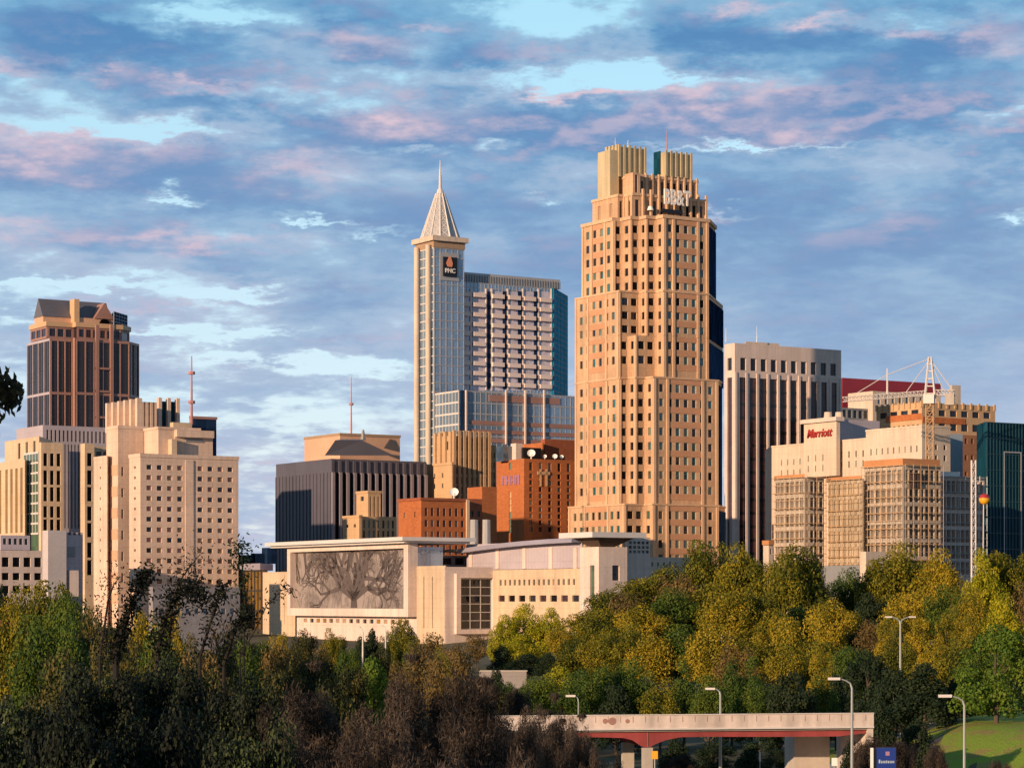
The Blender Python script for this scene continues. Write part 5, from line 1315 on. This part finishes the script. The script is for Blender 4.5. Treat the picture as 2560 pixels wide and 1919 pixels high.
# ------------------------------------------------------------------ road and kerbs under the bridge
def ribbon(name, mat, pts, w, dz):
    v = []; f = []
    for i, (x, y) in enumerate(pts):
        a = pts[max(0, i-1)]; c = pts[min(len(pts)-1, i+1)]; d = Vector((c[0]-a[0], c[1]-a[1])).normalized(); nn = Vector((-d.y, d.x))
        for s_ in (-w/2, -w/4, 0, w/4, w/2):
            q = (x+nn.x*s_, y+nn.y*s_); v.append((q[0], q[1], ground(*q)+dz))
    for i in range(len(pts)-1):
        for j in range(4): f.append((i*5+j+1, i*5+j, i*5+j+5, i*5+j+6))
    me = bpy.data.meshes.new(name); me.from_pydata(v, [], f); me.materials.append(MATS[mat]); o = bpy.data.objects.new(name, me); COL.objects.link(o); o['kind'] = 'structure'; return o
rp = [(14+ (y-120)*.13 + .0006*(y-120)**2, y) for y in range(60, 300, 6)]
ribbon('road', 'asphalt', rp, 9, .08)
ribbon('pavement', 'concrete', [(x-5.6, y) for x, y in rp], 1.6, .16)
# ------------------------------------------------------------------ street lamps
def lamp(px, top, D, arm_px, label, twin=False, zb=None, r=.11, mat='pole_grey'):
    base = P(px, top, D); g = ground(base.x, D) if zb is None else zb; h = base.z-g
    r *= .72; rt = empty('street_lamp', (base.x, D, g)); tag(rt, label, 'street lamp')
    mb = MB(); mb.tube((0,0,-.2), (0,0,h*.94), r*1.35, r*.75, 10); mb.tube((0,0,0), (0,0,.35), r*2.2, r*2.0, 10); mb.build('pole', mat, rt)
    for sg_ in ((-1, 1) if twin else (1,)):
        ax = arm_px*D/F*sg_; mb = MB()
        pts = [Vector((0,0,h*.93)), Vector((ax*.12,0,h*.93+.06*h*.6)), Vector((ax*.45,0,h*.985)), Vector((ax,0,h))]
        mb.path(pts, r*.7, r*.4, 7); mb.build('arm', mat, rt)
        mb = MB(); s_ = 1 if ax > 0 else -1
        mb.prism([(ax-.05*s_,-.14),(ax+.75*s_,-.10),(ax+.75*s_,.10),(ax-.05*s_,.14)] if s_ > 0 else [(ax+.75*s_,-.10),(ax-.05*s_,-.14),(ax-.05*s_,.14),(ax+.75*s_,.10)], h-.10, h+.07); mb.build('lamp_head', 'white_metal', rt)
    return rt
lamp(2130, 1695, 165, -32, 'tall grey street lamp with arm to the left, crossing in front of the bridge', r=.14)
lamp(2411, 1738, 150, -34, 'grey street lamp with curved arm, before the grass bank', r=.13)
lamp(1801, 1720, 204, -15, 'street lamp rising behind the bridge parapet, centre of the bridge', r=.16)
lamp(2251, 1541, 285, 22, 'tall grey lamp post with two arms, before the golden trees', True, r=.2)
lamp(1446, 1738, 205, -9, 'short pale lamp post behind the left end of the bridge', r=.10)
lamp(907, 1566, 330, -8, 'pale lamp post below the mosaic wall, left one of the pair', r=.18, mat='white_metal')
lamp(964, 1562, 345, -8, 'pale lamp post below the mosaic wall, right one of the pair', r=.16, mat='white_metal')
# ------------------------------------------------------------------ signs and posts
def signpost():
    D = 140; a = P(2189, 1868, D); g = ground(a.x, D)
    rt = empty('roadside_sign', (a.x, D, g)); tag(rt, 'dark blue upright sign with pale lettering beside a white post', 'sign')
    h = a.z-g; s_ = D/F
    mb = MB(); mb.box(-13*s_, -6*s_, -.08, .08, -.2, h); mb.build('white_post', 'sign_white', rt)
    mb = MB(); mb.box(2*s_, 50*s_, -.12, .12, -.2, h); pn = mb.build('sign_panel', 'sign_blue', rt)
    mb = MB(); mb.box(-6*s_+.003, 2*s_-.003, -.06, .06, -.2, h-.05); mb.build('sign_edge', 'sign_black', rt)
    mb = MB(); x = 7*s_
    for w, hh in ((5,9),(3,6),(3,6),(4,6),(3,7),(4,6),(3,6),(4,6),(3,6)):
        mb.box(x, x+w*s_*.8, -.135, -.121, h-(30+9-1)*s_, h-(30+9-1-hh)*s_); x += (w+.9)*s_
    mb.build('sign_lettering', 'blue_panel', pn)
    mb = MB(); mb.box(24*s_, 34*s_, -.13, -.121, h-19*s_, h-9*s_); mb.build('sign_emblem', 'sign_lilac', pn)
signpost()
def small_sign(px, row, D, w, hh, mat, name, label, cat):
    c = P(px, row, D); g = ground(c.x, D); rt = empty(name, (c.x, D, g)); tag(rt, label, cat)
    s_ = D/F; mb = MB(); mb.tube((0,.05,-.2), (0,.05,c.z-g), .05, .05, 7); mb.build('post', 'pole_grey', rt)
    mb = MB(); mb.prism([(-w*s_/2,-.03),(w*s_/2,-.03),(w*s_/2,.0),(-w*s_/2,.0)], c.z-g-hh*s_/2, c.z-g+hh*s_/2); mb.build('sign_plate', mat, rt)
small_sign(1637, 1886, 181, 15, 20, 'sign_yellow', 'warning_sign', 'small yellow sign beside the bridge pier', 'sign')
small_sign(2086, 1903, 178, 14, 20, 'sign_white', 'white_sign', 'small white sign board beside the road under the bridge', 'sign')
small_sign(1900, 1890, 212, 5, 24, 'white_metal', 'marker_post', 'slim pale marker post in the shade under the bridge', 'post')
# retaining wall behind the near thicket
rt = empty('retaining_wall', P(1250, 1690, 300)); tag(rt, 'low pale grey retaining wall glimpsed behind the brown thicket', 'wall')
mb = MB(); mb.box(-2.5, 3.2, 0, .4, -6.0, 0.6); mb.build('wall_face', 'gravel_wall', rt); mb = MB(); mb.box(-2.6, 3.3, -.05, .45, .601, .75); mb.build('coping', 'concrete', rt)
# ------------------------------------------------------------------ tower crane
D = 655; top = P(2325, 892, D); g = ground(top.x, D)
cr = empty('tower_crane', (top.x, D, g), math.radians(-14)); tag(cr, 'white tower crane with raised apex and tie bars above the hotel roof', 'crane')
hz_ = wz(985, D)-g; ha = wz(892, D)-g
def lattice(mb, x0, z0, x1, z1, w, nseg, r=.14, zz1=None):
    """square lattice mast between two points in the x-z plane"""
    a = Vector((x0,0,z0)); c = Vector((x1,0,z1)); d = (c-a).normalized(); s1 = Vector((0,1,0)); s2 = d.cross(s1)
    corners = [(s1*i+s2*j)*w/2 for i, j in ((-1,-1),(1,-1),(1,1),(-1,1))]
    for q in corners: mb.tube(a+q, c+q, r, r, 4)
    for k in range(nseg):
        p0 = a.lerp(c, k/nseg); p1 = a.lerp(c, (k+1)/nseg)
        for i in range(4):
            mb.tube(p0+corners[i], p1+corners[(i+1)%4], r*.6, r*.6, 4); mb.tube(p0+corners[i], p0+corners[(i+1)%4], r*.6, r*.6, 4)
mb = MB(); lattice(mb, 0, 0, 0, hz_, 1.9, 26, .17); mb.build('mast', 'tan', cr)
mb = MB(); 
for sx_, sy_ in ((-1,-1),(1,-1),(1,1),(-1,1)): mb.tube((sx_*1.3, sy_*.9, hz_-1), (sx_*.3, sy_*.3, ha), .28, .22, 5)
for k in range(5):
    z = hz_+(ha-hz_)*k/5; w_ = 1.3*(1-k/5)+.3*k/5; mb.box(-w_-.1, w_+.1, -w_*.7, w_*.7, z, z+.25)
mb.build('apex_tower', 'white_metal', cr)
mb = MB(); mb.box(-1.6, 1.2, -2.3, -.9, hz_-2.6, hz_-.2); mb.build('cab', 'white_metal', cr)
def armx(px, D_): return (px-2325)*D_/F/math.cos(math.radians(14))
jx = armx(2118, 655)-.5; cx2 = armx(2385, 655)
mb = MB(); lattice(mb, -1.2, hz_+.3, jx, hz_-1.0, 1.2, 22, .09); mb.build('jib', 'white_metal', cr)
mb = MB(); lattice(mb, 1.2, hz_+.3, cx2, hz_+.2, 1.4, 6, .13); mb.build('counter_jib', 'white_metal', cr)
mb = MB(); mb.box(cx2-2.6, cx2-.2, -1.2, 1.2, hz_-3.0, hz_+.0); mb.build('counterweight', 'concrete', cr)
px2 = armx(2222, 655)
mb = MB(); mb.tube((0,0,ha-.4), (px2,0,hz_+.6+3.0*1.6), .10, .10, 4); mb.tube((px2,0,hz_+5.4), (jx+3,0,hz_+.2), .10, .10, 4); mb.tube((0,0,ha-.6), (px2+5,0,hz_+.7), .10, .10, 4)
mb.tube((px2,0,hz_+.3), (px2,0,wz(918, D)-g), .28, .2, 5)
mb.build('tie_bar', 'white_metal', cr)
mb = MB(); mb.tube((0,0,ha-.4), (cx2-.6,0,hz_+.9), .12, .12, 4); mb.tube((0,0,ha-.8), (cx2-3,0,hz_+.9), .10, .10, 4); mb.build('tie_bar', 'white_metal', cr)
# white hoist mast and balloon-like marker at the right of the scaffolding
D = 615; a = P(2434, 1150, D); g = ground(a.x, D); h = empty('hoist_mast', (a.x, D, g)); tag(h, 'thin white hoist mast at the right end of the scaffolding', 'mast')
mb = MB(); lattice(mb, 0, 0, 0, a.z-g, 1.0, 20, .13); mb.build('mast_frame', 'white_metal', h)
D = 560; a = P(2461, 1247, D); g = ground(a.x, D); h = empty('orange_ball_marker', (a.x, D, g)); tag(h, 'round orange and yellow balloon on a thin white pole, before the teal glass building', 'balloon')
mb = MB(); mb.tube((-.4,0,0), (-.2,0,a.z-g-1.0), .14, .10, 6); mb.build('pole', 'white_metal', h)
def ball(mb, r, c, z0f, z1f, seg=16, rings=8):
    idx = []
    for k in range(rings+1):
        t_ = math.pi*(z0f+(z1f-z0f)*k/rings); rr = r*math.sin(t_); zz__ = c-r*math.cos(t_)
        idx.append([len(mb.v)+j for j in range(seg)]); mb.v += [(rr*math.cos(2*math.pi*j/seg), rr*math.sin(2*math.pi*j/seg), zz__) for j in range(seg)]
    for k in range(rings):
        for j in range(seg): mb.f.append((idx[k][j], idx[k][(j+1)%seg], idx[k+1][(j+1)%seg], idx[k+1][j]))
mb = MB(); ball(mb, 1.25, a.z-g, .5, 1); mb.build('upper_half', 'sign_red', h, True)
mb = MB(); ball(mb, 1.26, a.z-g, 0, .55); mb.build('lower_half', 'sign_yellow', h, True)
